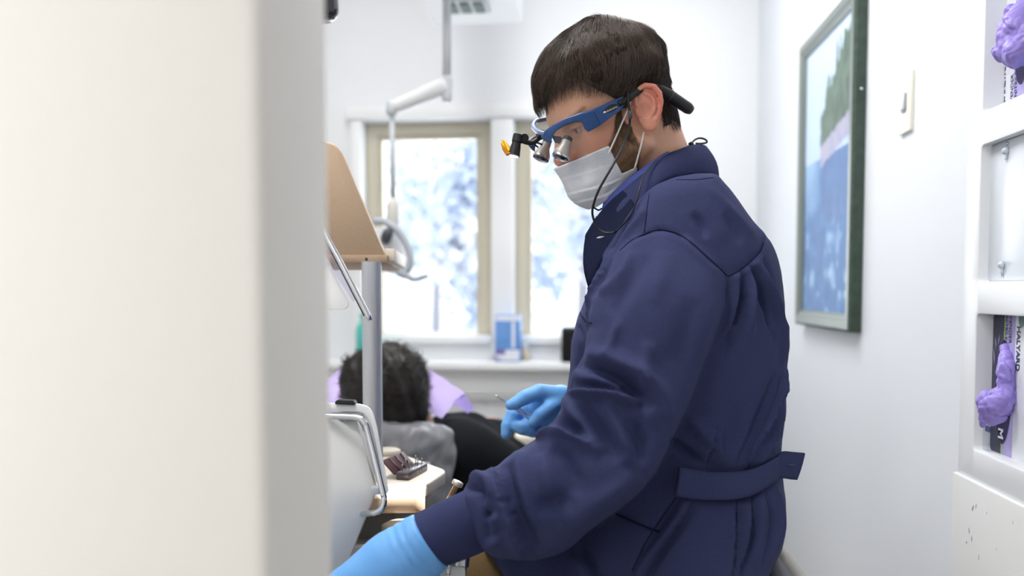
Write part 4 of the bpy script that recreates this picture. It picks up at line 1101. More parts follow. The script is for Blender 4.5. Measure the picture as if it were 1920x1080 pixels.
V2[e3] = proj_iso(V2[e3], body_sdf, 3, .0004)
bo = obj('body', (V2, F2), m_skin, dent)
# skin tones per vertex
q = toH(V2); base = np.tile(L3('D3A58C'), (len(V2), 1))
def blend(mask, c): 
    global base
    base = base*(1-mask[:, None])+L3(c)*mask[:, None]
gs = lambda c, r: np.exp(-(((q*[1, 0, 1]+[0, 0, 0])-np.array([c[0], 0, c[1]]))**2).sum(1)/r**2)
ed = ear_sdf(V2)
blend(np.maximum(np.clip(1-ed/.004, 0, 1), np.clip(1-ed/.03, 0, 1)*(np.linalg.norm(V2-ec, axis=1) < .030))*.55, 'D98C7C'); blend(np.clip(1-ed/.002, 0, 1)*np.clip((-1.2-q[:, 0])/1.2, 0, 1)*.5, 'CF6F66')
blend(gs((5.5, -1.5), 3.2)*.55*(q[:, 2] < 4), 'CB8573')
blend(gs((10.6, -1.6), 1.6)*.7, 'C6796C')
blend(gs((7.2, 1.5), 1.5)*.45, 'A57767')
# stubble: jaw, sideburn
def seg_d(a, b):
    ab = np.array(b)-np.array(a); pq = q[:, [0, 2]]-np.array(a); t = np.clip((pq @ ab)/(ab @ ab), 0, 1); return np.linalg.norm(pq-t[:, None]*ab, axis=1)
BEARD = [tuple(toH(HX(x, y, l))[[0, 2]]) for x, y, l in ((1166, 190, 7), (1161, 235, 7), (1150, 265, 6.6), (1140, 290, 6.2), (1100, 320, 5), (1040, 330, 2), (1030, 420, 2), (1120, 420, 3), (1172, 356, 5), (1200, 318, 5.6), (1195, 280, 6), (1187, 240, 6.6), (1182, 190, 7))]
bd = sd_poly(q[:, 0], q[:, 2], BEARD)
beard_m = np.clip(.6-bd*1.1, 0, 1)*(ed > .003)*(q[:, 2] < 4.2)*np.where(np.linalg.norm(V2-ec, axis=1) < .034, 0, 1)
blend(beard_m*.72, '7A5E4A')
browd = seg_d((8.4, 3.1), (6.6, 3.6)); blend(np.clip(1.1-browd*2.4, 0, 1)*.6*(np.abs(q[:, 1]) > .9), '4A3528')
blend(np.clip(1-np.abs(np.linalg.norm(q*[1, 1, 1]-np.array([6.75, 0, 1.55])-np.c_[0*q[:, 0], np.sign(q[:, 1])*3.1, 0*q[:, 0]], axis=1)-1.2)/.05, 0, 1)*(q[:, 0] > 7.2)*.75, 'CFC6C2')
iris = np.linalg.norm(np.c_[q[:, 0]-7.85, np.abs(q[:, 1])-3.1, q[:, 2]-1.3], axis=1); blend(np.clip((.42-iris)/.12, 0, 1)*.85, '3A2C26'); blend(np.exp(-((q[:, 2]-1.45)/.16)**2)*np.exp(-((q[:, 0]-7.9)/.7)**2)*np.exp(-((np.abs(q[:, 1])-3.1)/1.0)**2)*.6, '4A3028')
ca = bo.data.color_attributes.new('Col', 'FLOAT_COLOR', 'POINT'); ca.data.foreach_set('color', np.c_[base, np.ones(len(base))].ravel())

# ---- hair: a cap following the skull plus thousands of combed strands
hair_sil = [(988, 200), (987, 165), (992, 143), (1000, 118), (1015, 92), (1035, 69), (1058, 48), (1085, 31), (1110, 22), (1140, 18), (1165, 20), (1192, 30), (1216, 48), (1236, 76), (1249, 104), (1257, 130), (1259, 155), (1258, 185), (1257, 215), (1250, 236), (1243, 231), (1240, 200), (1236, 172), (1222, 160), (1200, 163), (1186, 172), (1168, 182), (1150, 180), (1125, 182), (1100, 184), (1080, 186), (1062, 188), (1050, 196), (1044, 207), (1036, 211), (1026, 206), (1018, 196), (1012, 208), (1003, 214), (996, 208)]
def vol_sdf(P):
    q = toH(P); top = np.clip((q[:, 2]-2)/9, 0, 1); frn = np.clip((q[:, 0]-2)/5, 0, 1)
    hd_ = smin(head_sdf(P, False), smin(sd_cone(P, H(-2.4, 0, -1.5), neck_base, .0535, .056), sd_cone(P, H(-4.6, 0, -1.0), neck_base, .032, .045), .02), .012)
    return (hd_*100 - (.12+.38*np.clip((q[:, 2]+3.5)/4, 0, 1)+1.5*top+.05*frn*np.clip((q[:, 2]-4)/3, 0, 1)) - LOCK(P))*.01
def cap_sdf(P):
    q = toH(P)
    top = np.clip((q[:, 2]-2)/9, 0, 1); frn = np.clip((q[:, 0]-2)/5, 0, 1)
    d = vol_sdf(P)*100+.12
    # hairline in the head's own side view: keep what lies above/behind it
    hl2 = sd_poly(q[:, 0], q[:, 2], HAIRLINE)
    d = smax(d, hl2, .5)
    return d*.01
def LOCK(P):
    q = toH(P); a = np.arctan2(q[:, 1], q[:, 2]-2)*7.2
    return .13*np.sin(a+.22*q[:, 0]+1.2*np.sin(q[:, 0]*.33+a*.4))*np.clip((q[:, 2]-1)/4, 0, 1)+.06*np.sin(a*2.3-.5*q[:, 0])
def toFU(px, py, L): r = toH(HX(px, py, L)); return (r[0], r[2])
HAIRLINE = [toFU(px, py, L) for px, py, L in ((1175, 20-60, 0), (1010, 20, 0), (965, 120, 0), (985, 196, 2.5), (1000, 208, 3), (1014, 190, 3), (1024, 196, 4), (1034, 190, 4.5), (1042, 160, 5.5), (1060, 138, 5.5), (1085, 142, 6), (1110, 162, 6.5), (1140, 178, 7), (1160, 190, 7), (1165, 203, 7), (1180, 203, 7), (1192, 170, 7), (1215, 158, 7), (1237, 170, 6.5), (1241, 205, 6), (1246, 245, 5.5), (1262, 250, 3), (1310, 200, 0), (1310, 60, 0))]
hb = HO+hu*.05
Vc, Fc = surface_nets(cap_sdf, hb-.17, hb+.17, .0032)
Vc = lap(Vc, Fc, 2); Nc = vnormals(Vc, Fc)
qc = toH(Vc)
whorl = np.array([-5.5, -1.0, 12.5])
def comb(q, nrm):
    """direction (head space) of hair at q: radiates from the whorl, swept forward on top, falling on the sides"""
    v = q-whorl
    v = v/np.linalg.norm(v, axis=1)[:, None]
    side = np.clip(np.abs(q[:, 1])/6.5, 0, 1)[:, None]
    v = v*1.0 + np.array([.55, 0, 0])*(1-side*.6)*np.clip((q[:, 0:1]+6)/8, 0, 1) + np.array([-.02, 0, -.55])*side
    v += np.array([.0, .25, 0])*np.clip(q[:, 0:1]/8, 0, 1)
    v -= nrm*(v*nrm).sum(1)[:, None]
    return v/np.maximum(np.linalg.norm(v, axis=1), 1e-6)[:, None]
cap_o = qobj('hair', Vc+Nc*(fbm(Vc, 160, 4)*.0012)[:, None], Fc, m_hair, dent)
def nearest_normals(Q):
    e = .0015
    g = np.stack([vol_sdf(Q+np.eye(3)[k]*e)-vol_sdf(Q-np.eye(3)[k]*e) for k in range(3)], 1)
    return g/np.maximum(np.linalg.norm(g, axis=1), 1e-9)[:, None]
def strands(roots, nseg, length, step_dir, f, lift, width, seed, clump=0):
    r = np.random.default_rng(seed); n = len(roots)
    P = roots.copy(); path = [P.copy()]; jit = r.normal(size=(n, 3))*.09
    for k in range(nseg):
        nrm = f(P)
        dv = step_dir(P, nrm)+jit+np.stack([fbm(P, 45, 60+i, 2) for i in range(3)], 1)*.22
        dv /= np.linalg.norm(dv, axis=1)[:, None]
        P = P+dv*(length/nseg)[:, None]
        path.append(P.copy())
    return np.stack(path, 1)
def ribbon_mesh(path, width, views=None):
    """three-sided tapered strands"""
    n, s, _ = path.shape
    t = np.gradient(path, axis=1); t /= np.maximum(np.linalg.norm(t, axis=2), 1e-9)[..., None]
    a = np.cross(t, np.array([.3, .9, .31])); a /= np.maximum(np.linalg.norm(a, axis=2), 1e-9)[..., None]; b = np.cross(t, a)
    tap = np.linspace(1, .25, s)[None, :, None]*width[:, None, None]
    R = [path+(a*math.cos(k*2.0944)+b*math.sin(k*2.0944))*tap for k in range(3)]
    V = np.stack(R, 2).reshape(-1, 3)
    i = np.arange(n)[:, None, None]*s*3; j = np.arange(s-1)[None, :, None]*3; k = np.arange(3)[None, None, :]; k2 = (k+1) % 3
    F = np.stack([i+j+k, i+j+k2, i+j+3+k2, i+j+3+k], -1).reshape(-1, 4)
    return V, F
qv = toH(Vc)
edge_d = sd_poly(qv[:, 0], qv[:, 2], HAIRLINE)
temple = (edge_d > -1.6) & (qv[:, 0] > 1.5) & (np.abs(qv[:, 1]) > 3)
outer = vol_sdf(Vc) > -.004
pick = np.r_[rng.choice(np.nonzero(outer)[0], 20000), rng.choice(np.nonzero(temple & outer)[0], 1500)]
roots = Vc[pick]+rng.normal(size=(len(pick), 3))*.001
qr = toH(roots)
def FR(q): return ((q[:, 2] < 7.5) & (q[:, 0] > 3) & (np.abs(q[:, 1]) > 3.5))*1.0
def capstep(P, nrm):
    q = toH(P); nh = nrm @ HB.T
    v = comb(q, nh)
    d = vol_sdf(P)
    wv = np.stack([fbm(P, 26, 80+i, 2) for i in range(3)], 1)*.45
    return v @ HB + wv + nrm*np.clip(-(d-.0012+.0022*FR(q))*110, -.7, .45)[:, None]
ln = rng.uniform(.024, .052, len(roots))*np.where((qr[:, 2] < 4.5) & (qr[:, 0] < 2), .6, 1)*np.where((qr[:, 0] < -3) & (qr[:, 2] < 3), .6, 1)
path = strands(roots, 9, ln, capstep, nearest_normals, 0, None, 11)
qe = toH(path[:, -1])
# lower limit of the strand tips, seen in the head's side view: thin fringe over the temple, none over the ear
TIPS = [toFU(px, py, L) for px, py, L in ((1175, -40, 0), (1000, 0, 0), (960, 120, 0), (982, 196, 2.5), (992, 214, 3), (1006, 216, 3), (1022, 203, 3), (1034, 210, 4), (1046, 207, 5), (1056, 190, 5.5), (1085, 187, 6), (1110, 186, 6.5), (1140, 186, 7), (1160, 192, 7), (1166, 214, 7), (1182, 212, 7), (1190, 174, 7), (1212, 160, 7), (1237, 170, 6.5), (1241, 207, 6), (1246, 248, 5.5), (1262, 254, 3), (1310, 200, 0), (1310, 40, 0))]
keep = (sd_poly(qe[:, 0], qe[:, 2], TIPS) < .15)
keep &= (np.stack([ear_sdf(path[:, k]) for k in range(0, path.shape[1], 2)], 1) > .0025).all(1)
path = path[keep]
# a few flyaways at the crown
wd = rng.uniform(.00016, .0004, len(path))
Vs, Fs = ribbon_mesh(path, wd)
d = cap_o.data; nv = len(d.vertices)
co = np.empty(nv*3); d.vertices.foreach_get('co', co)
Vh = np.concatenate([co.reshape(-1, 3), Vs]); Fh_ = np.concatenate([Fc, Fs+nv])
d2 = bpy.data.meshes.new('hair'); quick(d2, Vh, Fh_); d2.materials.append(m_hair); d2.materials.append(mat('hair_underlayer', '241C17', .85, spec=.1)); cap_o.data = d2
mi = np.zeros(len(d2.polygons), np.int32); mi[:len(Fc)] = 1; d2.polygons.foreach_set('material_index', mi)
tone = rng.uniform(0, 1, len(path))**1.5
cs_ = L3('2C221D')*(1-tone[:, None])+L3('564539')*tone[:, None]
cv = np.concatenate([np.tile(L3('2A211C'), (nv, 1)), np.repeat(cs_, path.shape[1]*3, axis=0)])
ca = d2.color_attributes.new('Col', 'FLOAT_COLOR', 'POINT'); ca.data.foreach_set('color', np.c_[cv, np.ones(len(cv))].ravel())
# beard strands
hd2 = np.linalg.norm((V2-HO), axis=1) < .168
MREG = [toFU(a, b, l) for a, b, l in ((1040, 316, 0), (1137, 276, 5), (1152, 300, 5.2), (1170, 326, 5.4), (1140, 376, 3.5), (1112, 400, 1), (1040, 400, 0))]
bm_mask = (beard_m > .25) & (sd_poly(q[:, 0], q[:, 2], MREG) > .1) & hd2 & (q[:, 1] > -3)
NOFACE = 1
bi = np.nonzero(bm_mask)[0]; bi = rng.choice(bi, 15000)
Nb = np.stack([body_sdf(V2[bi]+np.eye(3)[k]*.001)-body_sdf(V2[bi]-np.eye(3)[k]*.001) for k in range(3)], 1); Nb /= np.linalg.norm(Nb, axis=1)[:, None]
dirb = (np.array([.12, 0, -1.0]) @ HB)[None]*.9+Nb*.35+rng.normal(size=(len(bi), 3))*.22
dirb /= np.linalg.norm(dirb, axis=1)[:, None]
lb = rng.uniform(.003, .0065, len(bi))
jit = rng.normal(size=(len(bi), 3))*.0006
pb = np.stack([V2[bi]+jit+dirb*(lb*t)[:, None]-Nb*(t*t*.002) for t in (0, .5, 1)], 1)
Vb, Fb = ribbon_mesh(pb, rng.uniform(.00007, .00015, len(bi)))
qobj('beard', Vb, Fb, m_beard, dent)
# ------------------------------------------------------------------ jacket
SLEEVE = [(1190, 442), (1225, 440), (1258, 436), (1295, 446), (1328, 474), (1352, 500), (1364, 532), (1362, 562), (1351, 597), (1332, 650), (1312, 702), (1297, 740), (1277, 787), (1255, 834), (1227, 890), (1197, 921), (1149, 961), (1120, 982), (1093, 1003), (1067, 1029), (1035, 1048), (1000, 1057), (960, 1048), (934, 1050), (915, 1038), (902, 1028), (893, 1010), (866, 922), (868, 905), (880, 893), (890, 888), (902, 881), (914, 877), (925, 875), (934, 873), (949, 858), (980, 840), (1010, 822), (1006, 812), (1012, 806), (1028, 790), (1038, 772), (1052, 747), (1066, 736), (1072, 727), (1071, 705), (1077, 686), (1092, 665), (1097, 645), (1110, 610), (1119, 575), (1122, 552), (1140, 500), (1157, 470)]
TORSO = [(1205, 365), (1225, 348), (1265, 332), (1305, 326), (1342, 326), (1365, 352), (1385, 378), (1410, 414), (1432, 437), (1447, 458), (1458, 484), (1465, 512), (1470, 560), (1472, 620), (1474, 680), (1475, 740), (1474, 775), (1469, 808), (1464, 840), (1465, 872), (1468, 900), (1472, 938), (1473, 1000), (1465, 1030), (1452, 1056), (1440, 1080), (1428, 1120), (1425, 1240), (960, 1240), (952, 1110), (945, 1075), (925, 1048), (902, 1026), (960, 980), (1010, 930), (1040, 800), (1062, 735), (1069, 690), (1071, 640), (1077, 620), (1084, 592), (1089, 583), (1103, 545), (1112, 520), (1118, 500), (1140, 460), (1170, 415)]
tn_c = WD(1265, 640, 1.14); tn_p = WD(1255, 1010, 1.14); tn_b = WD(1215, 1170, 1.10)
TB = np.array([[-.98, .21, 0], [-.21, -.98, 0], [0, 0, 1.0]])      # torso axes: forward, left, up
fa_elb = el_far; 
def torso_only(P):
    d = sd_ell(P, tn_c+np.array([0, 0, .0]), (.185, .235, .36), TB)
    d = smin(d, sd_ell(P, tn_p, (.215, .24, .30), TB), .06)
    d = smin(d, sd_ell(P, tn_b, (.26, .25, .20), TB), .06)
    d = smin(d, sd_chain(P, [sh_near+np.array([.005, .05, .005]), WD(1280, 420, 1.12), sh_far], [.082, .105, .085]), .05)
    d = smin(d, sd_cone(P, tn_b, WD(950, 1130, 1.05), .17, .12), .05)
    d = smax(d, sil(P, TORSO), .028)
    # collar opening
    d = smax(d, -sd_cone(P, WD(1225, 270, 1.13), WD(1185, 430, 1.15), .07, .055), .01)
    return d
sl_pts = [sh_near+np.array([-.005, .01, 0]), WD(1232, 620, .965), WD(1190, 800, .945), WD(1150, 880, .935), WD(1040, 925, .93), WD(955, 958, .925), WD(900, 975, .922)]
sl_rad = [.098, .096, .092, .090, .080, .066, .046]
def sleeve_only(P):
    d = sd_chain(P, sl_pts, sl_rad, .02)
    return smax(d, sil(P, SLEEVE), .020)
def far_sleeve(P):
    return sd_chain(P, [sh_far, el_far, WD(1100, 772, 1.32)], [.085, .075, .05], .02)
def jacket_sdf(P):
    a = torso_only(P); b = sleeve_only(P)
    d = smin(a, b, .004)
    d = smin(d, far_sleeve(P), .02)
    # hem is open underneath: cut flat below the frame
    return d
allp = np.array([tn_c, tn_p, tn_b, sh_far, sh_near, el_far]+sl_pts)
Vj, Fj = surface_nets(jacket_sdf, allp.min(0)-np.array([.12, .12, .16]), allp.max(0)+np.array([.27, .27, .2]), .0032)
Vj = lap(Vj, Fj, 3, .5); Nj = vnormals(Vj, Fj)
ST = [
 ([(1066, 737), (1105, 736), (1150, 739), (1185, 747), (1207, 748)], 16, .0085), ([(1008, 816), (1035, 813), (1065, 817), (1105, 830)], 14, .007),
 ([(1075, 690), (1110, 697), (1155, 715), (1195, 745)], 18, .005),
 ([(926, 876), (936, 905), (951, 950), (968, 1000), (985, 1045)], 12, .0085),
 ([(1452, 640), (1445, 590), (1430, 540), (1417, 510), (1405, 494)], 9, .0045),
 ([(1383, 938), (1382, 970), (1380, 1010), (1375, 1060), (1370, 1100)], 11, .007), ([(1413, 932), (1411, 965), (1405, 1005), (1394, 1045), (1384, 1095)], 12, .007),
 ([(1300, 938), (1285, 968), (1262, 1000), (1238, 1035), (1210, 1080)], 12, .006), ([(1226, 985), (1212, 1018), (1194, 1055), (1182, 1085)], 7, .003),
 ([(1344, 806), (1337, 830), (1330, 855), (1324, 884)], 12, .008),
 ([(1468, 690), (1456, 740), (1436, 790), (1411, 840), (1398, 880)], 11, .006), ([(1472, 740), (1460, 790), (1444, 835), (1432, 872)], 8, .004),
 ([(1345, 668), (1362, 640), (1388, 600), (1398, 550), (1396, 510)], 12, .005),
 ([(1107, 610), (1114, 565), (1127, 520), (1142, 482)], 9, .006), ([(1098, 640), (1102, 600), (1112, 550), (1125, 505)], 7, .004),
]
S = [  # sleeve: creases (negative) and ridges (positive)
 ([(1075, 735), (1110, 737), (1150, 741), (1185, 750), (1205, 748)], 9, .006), ([(1072, 722), (1110, 722), (1150, 727), (1190, 738)], 8, -.007),
 ([(1085, 688), (1120, 695), (1160, 712), (1200, 742), (1225, 770)], 14, -.008), ([(1100, 660), (1150, 672), (1205, 700), (1240, 740), (1255, 790)], 18, .006),
 ([(1205, 690), (1215, 730), (1222, 770), (1232, 800)], 12, .004), ([(1215, 640), (1210, 690), (1218, 725)], 16, .003),
 ([(1008, 815), (1035, 812), (1065, 818), (1100, 830)], 8, .005), ([(1030, 795), (1060, 795), (1085, 803), (1110, 826)], 12, -.007),
 ([(1062, 742), (1075, 770), (1090, 800), (1110, 832), (1130, 850)], 14, .006), ([(1095, 760), (1115, 790), (1140, 830), (1160, 862)], 14, -.006),
 ([(1140, 760), (1160, 800), (1178, 845), (1182, 872)], 16, .006), ([(1180, 790), (1200, 830), (1200, 870)], 18, -.005),
 ([(1035, 840), (1060, 860), (1080, 900), (1085, 930)], 16, -.005), ([(1015, 850), (1025, 890), (1035, 930)], 18, .004),
 ([(950, 870), (957, 905), (972, 950), (990, 1000), (1008, 1048)], 14, -.0065),
 ([(975, 845), (975, 890), (988, 940), (1005, 990)], 16, .005), ([(1000, 950), (1040, 945), (1070, 930)], 18, -.004),
 ([(870, 918), (890, 915), (905, 922), (912, 938)], 7, -.006), ([(880, 900), (900, 893), (918, 905), (925, 935)], 7, .005), ([(905, 970), (918, 960), (930, 955)], 5, -.004), ([(912, 985), (928, 972), (940, 970)], 5, .003), ([(912, 1010), (930, 1003), (945, 985)], 5, -.004), ([(908, 1028), (925, 1020), (940, 1000)], 6, .003), ([(900, 930), (910, 950), (914, 985), (910, 1015)], 6, -.004),
 ([(1060, 985), (1100, 955), (1150, 925), (1200, 890)], 22, .004),
 ([(1185, 470), (1170, 510), (1150, 535), (1128, 550)], 10, .004), ([(1215, 480), (1190, 520), (1165, 560), (1150, 590)], 16, -.003), ([(1250, 470), (1240, 520), (1225, 570)], 20, .002),
 ([(1160, 600), (1150, 640), (1140, 670)], 10, .003), ([(1300, 560), (1290, 620), (1265, 690)], 22, -.002),
 # armhole seam (fine groove, then swell)
 ([(1162, 470), (1185, 450), (1210, 438), (1232, 431), (1250, 432), (1275, 440), (1300, 458), (1330, 485), (1352, 505), (1365, 522)], 2.6, -.0026), ([(1170, 474), (1190, 458), (1215, 446), (1240, 440), (1262, 444), (1290, 462), (1320, 490), (1345, 514)], 6, .0016), ([(1365, 522), (1364, 545), (1362, 570)], 2.5, -.0025),
 # yoke seam and the back pleats
 ([(1366, 518), (1385, 508), (1405, 492), (1425, 472), (1434, 452), (1437, 440)], 2.6, -.003), ([(1370, 526), (1390, 515), (1412, 497), (1430, 478)], 6, .002),
 ([(1405, 494), (1415, 505), (1428, 535), (1445, 580), (1455, 620)], 7, -.007, .4), ([(1418, 492), (1428, 510), (1445, 555), (1460, 600), (1466, 650), (1468, 700)], 6, .005), ([(1430, 480), (1442, 510), (1455, 560), (1463, 610)], 4, -.003),
 ([(1408, 495), (1409, 530), (1408, 580), (1406, 640)], 7, .004), ([(1395, 505), (1398, 540), (1390, 600), (1370, 640), (1352, 672)], 9, -.006), ([(1385, 512), (1380, 560), (1365, 610), (1345, 650)], 7, .003),
 ([(1352, 650), (1362, 640), (1375, 620)], 6, -.004),
 ([(1467, 690), (1455, 740), (1435, 790), (1410, 840), (1400, 878)], 6, .005), ([(1455, 700), (1440, 750), (1418, 800), (1395, 850), (1388, 880)], 8, -.005), ([(1470, 760), (1458, 800), (1440, 850), (1432, 872)], 4, .004), ([(1465, 780), (1455, 815), (1445, 850)], 3, -.004), ([(1473, 790), (1466, 815), (1458, 845)], 3, -.004),
 ([(1343, 808), (1336, 830), (1330, 855), (1326, 880)], 4, -.006, .5), ([(1350, 812), (1345, 840), (1338, 872)], 7, .005), ([(1255, 825), (1285, 845), (1310, 862), (1325, 880)], 8, -.006), ([(1290, 790), (1320, 815), (1340, 845), (1360, 868)], 14, .004), ([(1380, 760), (1375, 810), (1355, 850)], 14, -.003),
 # below the belt
 ([(1298, 938), (1285, 965), (1265, 995), (1240, 1030), (1215, 1070), (1205, 1090)], 6, -.007, -.4), ([(1285, 935), (1268, 970), (1240, 1010), (1205, 1055), (1190, 1085)], 8, .005), ([(1270, 935), (1255, 960), (1235, 990)], 5, -.005), ([(1225, 985), (1212, 1015), (1195, 1050), (1180, 1080)], 3, -.003),
 ([(1383, 936), (1382, 970), (1380, 1010), (1376, 1050), (1372, 1090)], 4, -.005, .5), ([(1395, 936), (1394, 970), (1390, 1010), (1385, 1060)], 8, .005), ([(1412, 930), (1410, 960), (1407, 1000), (1395, 1040), (1388, 1080)], 4, -.005, .5), ([(1425, 925), (1425, 965), (1420, 1010), (1405, 1060)], 9, .005), ([(1440, 905), (1445, 940), (1450, 980), (1445, 1020), (1430, 1070)], 6, -.004), ([(1455, 900), (1460, 940), (1464, 990), (1455, 1030)], 5, .004),
 ([(1083, 1015), (1092, 1035), (1110, 1065), (1125, 1085)], 8, -.005), ([(1070, 1040), (1085, 1060), (1095, 1085)], 8, .004),
 # waist pinch
 ([(1275, 905), (1320, 910), (1370, 912), (1420, 905), (1460, 880)], 30, -.008),
 # front panel between the sleeve and the opening
 ([(1128, 480), (1115, 520), (1105, 560), (1098, 600)], 4, -.004), ([(1138, 478), (1124, 520), (1113, 562), (1106, 600)], 4, .004), ([(1146, 485), (1133, 520), (1121, 560)], 4, -.005), ([(1085, 610), (1090, 640), (1085, 680), (1075, 700)], 4, -.003), ([(1195, 400), (1165, 435), (1140, 470)], 5, -.004), ([(1215, 385), (1180, 430), (1155, 465)], 7, .003),
 ([(1217, 365), (1212, 400), (1208, 440)], 2, -.0018),
 # shoulder top
 ([(1300, 400), (1315, 420), (1325, 445)], 10, -.003), ([(1360, 400), (1375, 425), (1390, 455)], 12, -.002), ([(1330, 350), (1370, 395), (1410, 440)], 9, .002),
]
Vj = folds(Vj, Nj, [(a[0], a[1]*.85, a[2]*2.3)+tuple(a[3:]) for a in S]+[(a[0], a[1], a[2]*2.3, 0, 1) for a in ST])
Vj = lap(Vj, Fj, 3, .45); Nj = vnormals(Vj, Fj)
Vj = Vj + Nj*(fbm(Vj, 28, 5)*.0012)[:, None]
zcut = .52
jk = qobj('jacket', Vj, Fj, m_navy, dent)
# ---- collar and the lighter scrub top under it: bands round the neck
def band(name, up, low, m, thick, par, n=6, nv=7):
    U = np.array(spline(up, n)); Lw = np.array(spline(low, n)); N = len(U)
    c = (U.mean(0)+Lw.mean(0))/2
    rows = []
    for k in range(nv):
        t = k/(nv-1); p = U*(1-t)+Lw*t
        o = p-c; o[:, 2] *= .2; o /= np.linalg.norm(o, axis=1)[:, None]
        rows.append(p+o*(.006*math.sin(math.pi*t)))
    A = np.stack(rows, 1)
    o = A-c; o[..., 2] *= .2; o /= np.linalg.norm(o, axis=2)[..., None]
    Bm = A-o*thick
    V = np.concatenate([A.reshape(-1, 3), Bm.reshape(-1, 3)]); M = N*nv
    F = grid_faces(N, nv); F += [(d+M, c_+M, b+M, a+M) for a, b, c_, d in F]
    for i in range(N-1):
        F.append((i*nv, i*nv+M, (i+1)*nv+M, (i+1)*nv)); k = nv-1; F.append((i*nv+k, (i+1)*nv+k, (i+1)*nv+k+M, i*nv+k+M))
    for k in range(nv-1):
        F.append((k, k+1, k+1+M, k+M)); i = (N-1)*nv; F.append((i+k, i+k+M, i+k+1+M, i+k+1))
    return obj(name, (V, F), m, par)
E = WD
cu = [E(1098, 440, 1.05), E(1118, 408, 1.055), E(1142, 380, 1.05), E(1175, 350, 1.03), E(1210, 322, 1.025), E(1245, 296, 1.04), E(1280, 277, 1.07), E(1312, 270, 1.115), E(1326, 276, 1.15), E(1310, 280, 1.20), E(1262, 300, 1.235), E(1200, 345, 1.25), E(1150, 385, 1.235), E(1112, 432, 1.20)]
cl_ = [E(1104, 545, 1.03), E(1140, 478, 1.02), E(1168, 432, 1.01), E(1198, 390, 1.0), E(1222, 358, 1.0), E(1260, 335, 1.02), E(1298, 331, 1.055), E(1336, 328, 1.10), E(1348, 334, 1.16), E(1322, 345, 1.225), E(1270, 360, 1.26), E(1215, 400, 1.275), E(1168, 440, 1.255), E(1130, 540, 1.21)]
col_o = band('collar', cu, cl_, m_navy_rib, .003, jk)
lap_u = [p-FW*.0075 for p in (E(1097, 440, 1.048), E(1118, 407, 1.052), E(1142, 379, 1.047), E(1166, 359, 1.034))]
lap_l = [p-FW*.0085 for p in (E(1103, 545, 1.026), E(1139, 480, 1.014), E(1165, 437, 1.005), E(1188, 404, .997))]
fc_ = band('lapel_shade', lap_u, lap_l, m_navy_dark, .002, jk)  # dark band laid over the collar front in place of its shade
band('scrub_top', [E(1131, 380, 1.075), E(1160, 350, 1.055), E(1192, 324, 1.045), E(1218, 305, 1.045), E(1245, 287, 1.06), E(1275, 275, 1.09), E(1300, 272, 1.13), E(1285, 278, 1.18), E(1240, 305, 1.215), E(1185, 345, 1.22), E(1145, 376, 1.20)],
     [E(1135, 440, 1.075), E(1165, 395, 1.055), E(1196, 362, 1.04), E(1222, 340, 1.04), E(1250, 322, 1.055), E(1280, 312, 1.08), E(1308, 308, 1.125), E(1292, 318, 1.19), E(1245, 345, 1.225), E(1190, 385, 1.23), E(1150, 436, 1.20)], m_scrub, .003, dent)
# open front: inside of the far placket, its shade painted as darker navy
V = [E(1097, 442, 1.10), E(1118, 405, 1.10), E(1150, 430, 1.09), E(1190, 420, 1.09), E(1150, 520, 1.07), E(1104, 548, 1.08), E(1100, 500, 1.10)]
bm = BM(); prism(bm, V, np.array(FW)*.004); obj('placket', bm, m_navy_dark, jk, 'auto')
# ---- cuff
wr_a = WD(893, 974, .921); wr_b = WD(789, 1021, .911)
def ring_tube(p0, p1, r0, r1, n=40, m=16, bulge=0, wob=0, seed=0, squash=1):
    ax = (p1-p0)/np.linalg.norm(p1-p0); x = np.cross(ax, [0, 0, 1]); x /= np.linalg.norm(x); y = np.cross(x, ax)
    V = []
    for i in range(m):
        t = i/(m-1); r = r0+(r1-r0)*t+bulge*math.sin(math.pi*t)
        for k in range(n):
            a = 2*math.pi*k/n; V.append(p0+(p1-p0)*t+(x*math.cos(a)*squash+y*math.sin(a))*(r*(1+wob*math.sin(a*3+t*5+seed))))
    F = [(i*n+k, i*n+(k+1) % n, (i+1)*n+(k+1) % n, (i+1)*n+k) for i in range(m-1) for k in range(n)]
    return V, F
bm = BM()
add_data(bm, ring_tube(wr_a+ (wr_a-wr_b)*.06, wr_a, .032, .0385, m=5)); add_data(bm, ring_tube(wr_a, wr_b, .0385, .0345, bulge=.001, wob=.012)); add_data(bm, ring_tube(wr_b, wr_b+(wr_a-wr_b)*.05, .0345, .029, m=4))
bmesh.ops.remove_doubles(bm, verts=bm.verts[:], dist=.0003)
obj('cuff', bm, m_navy_rib, jk)
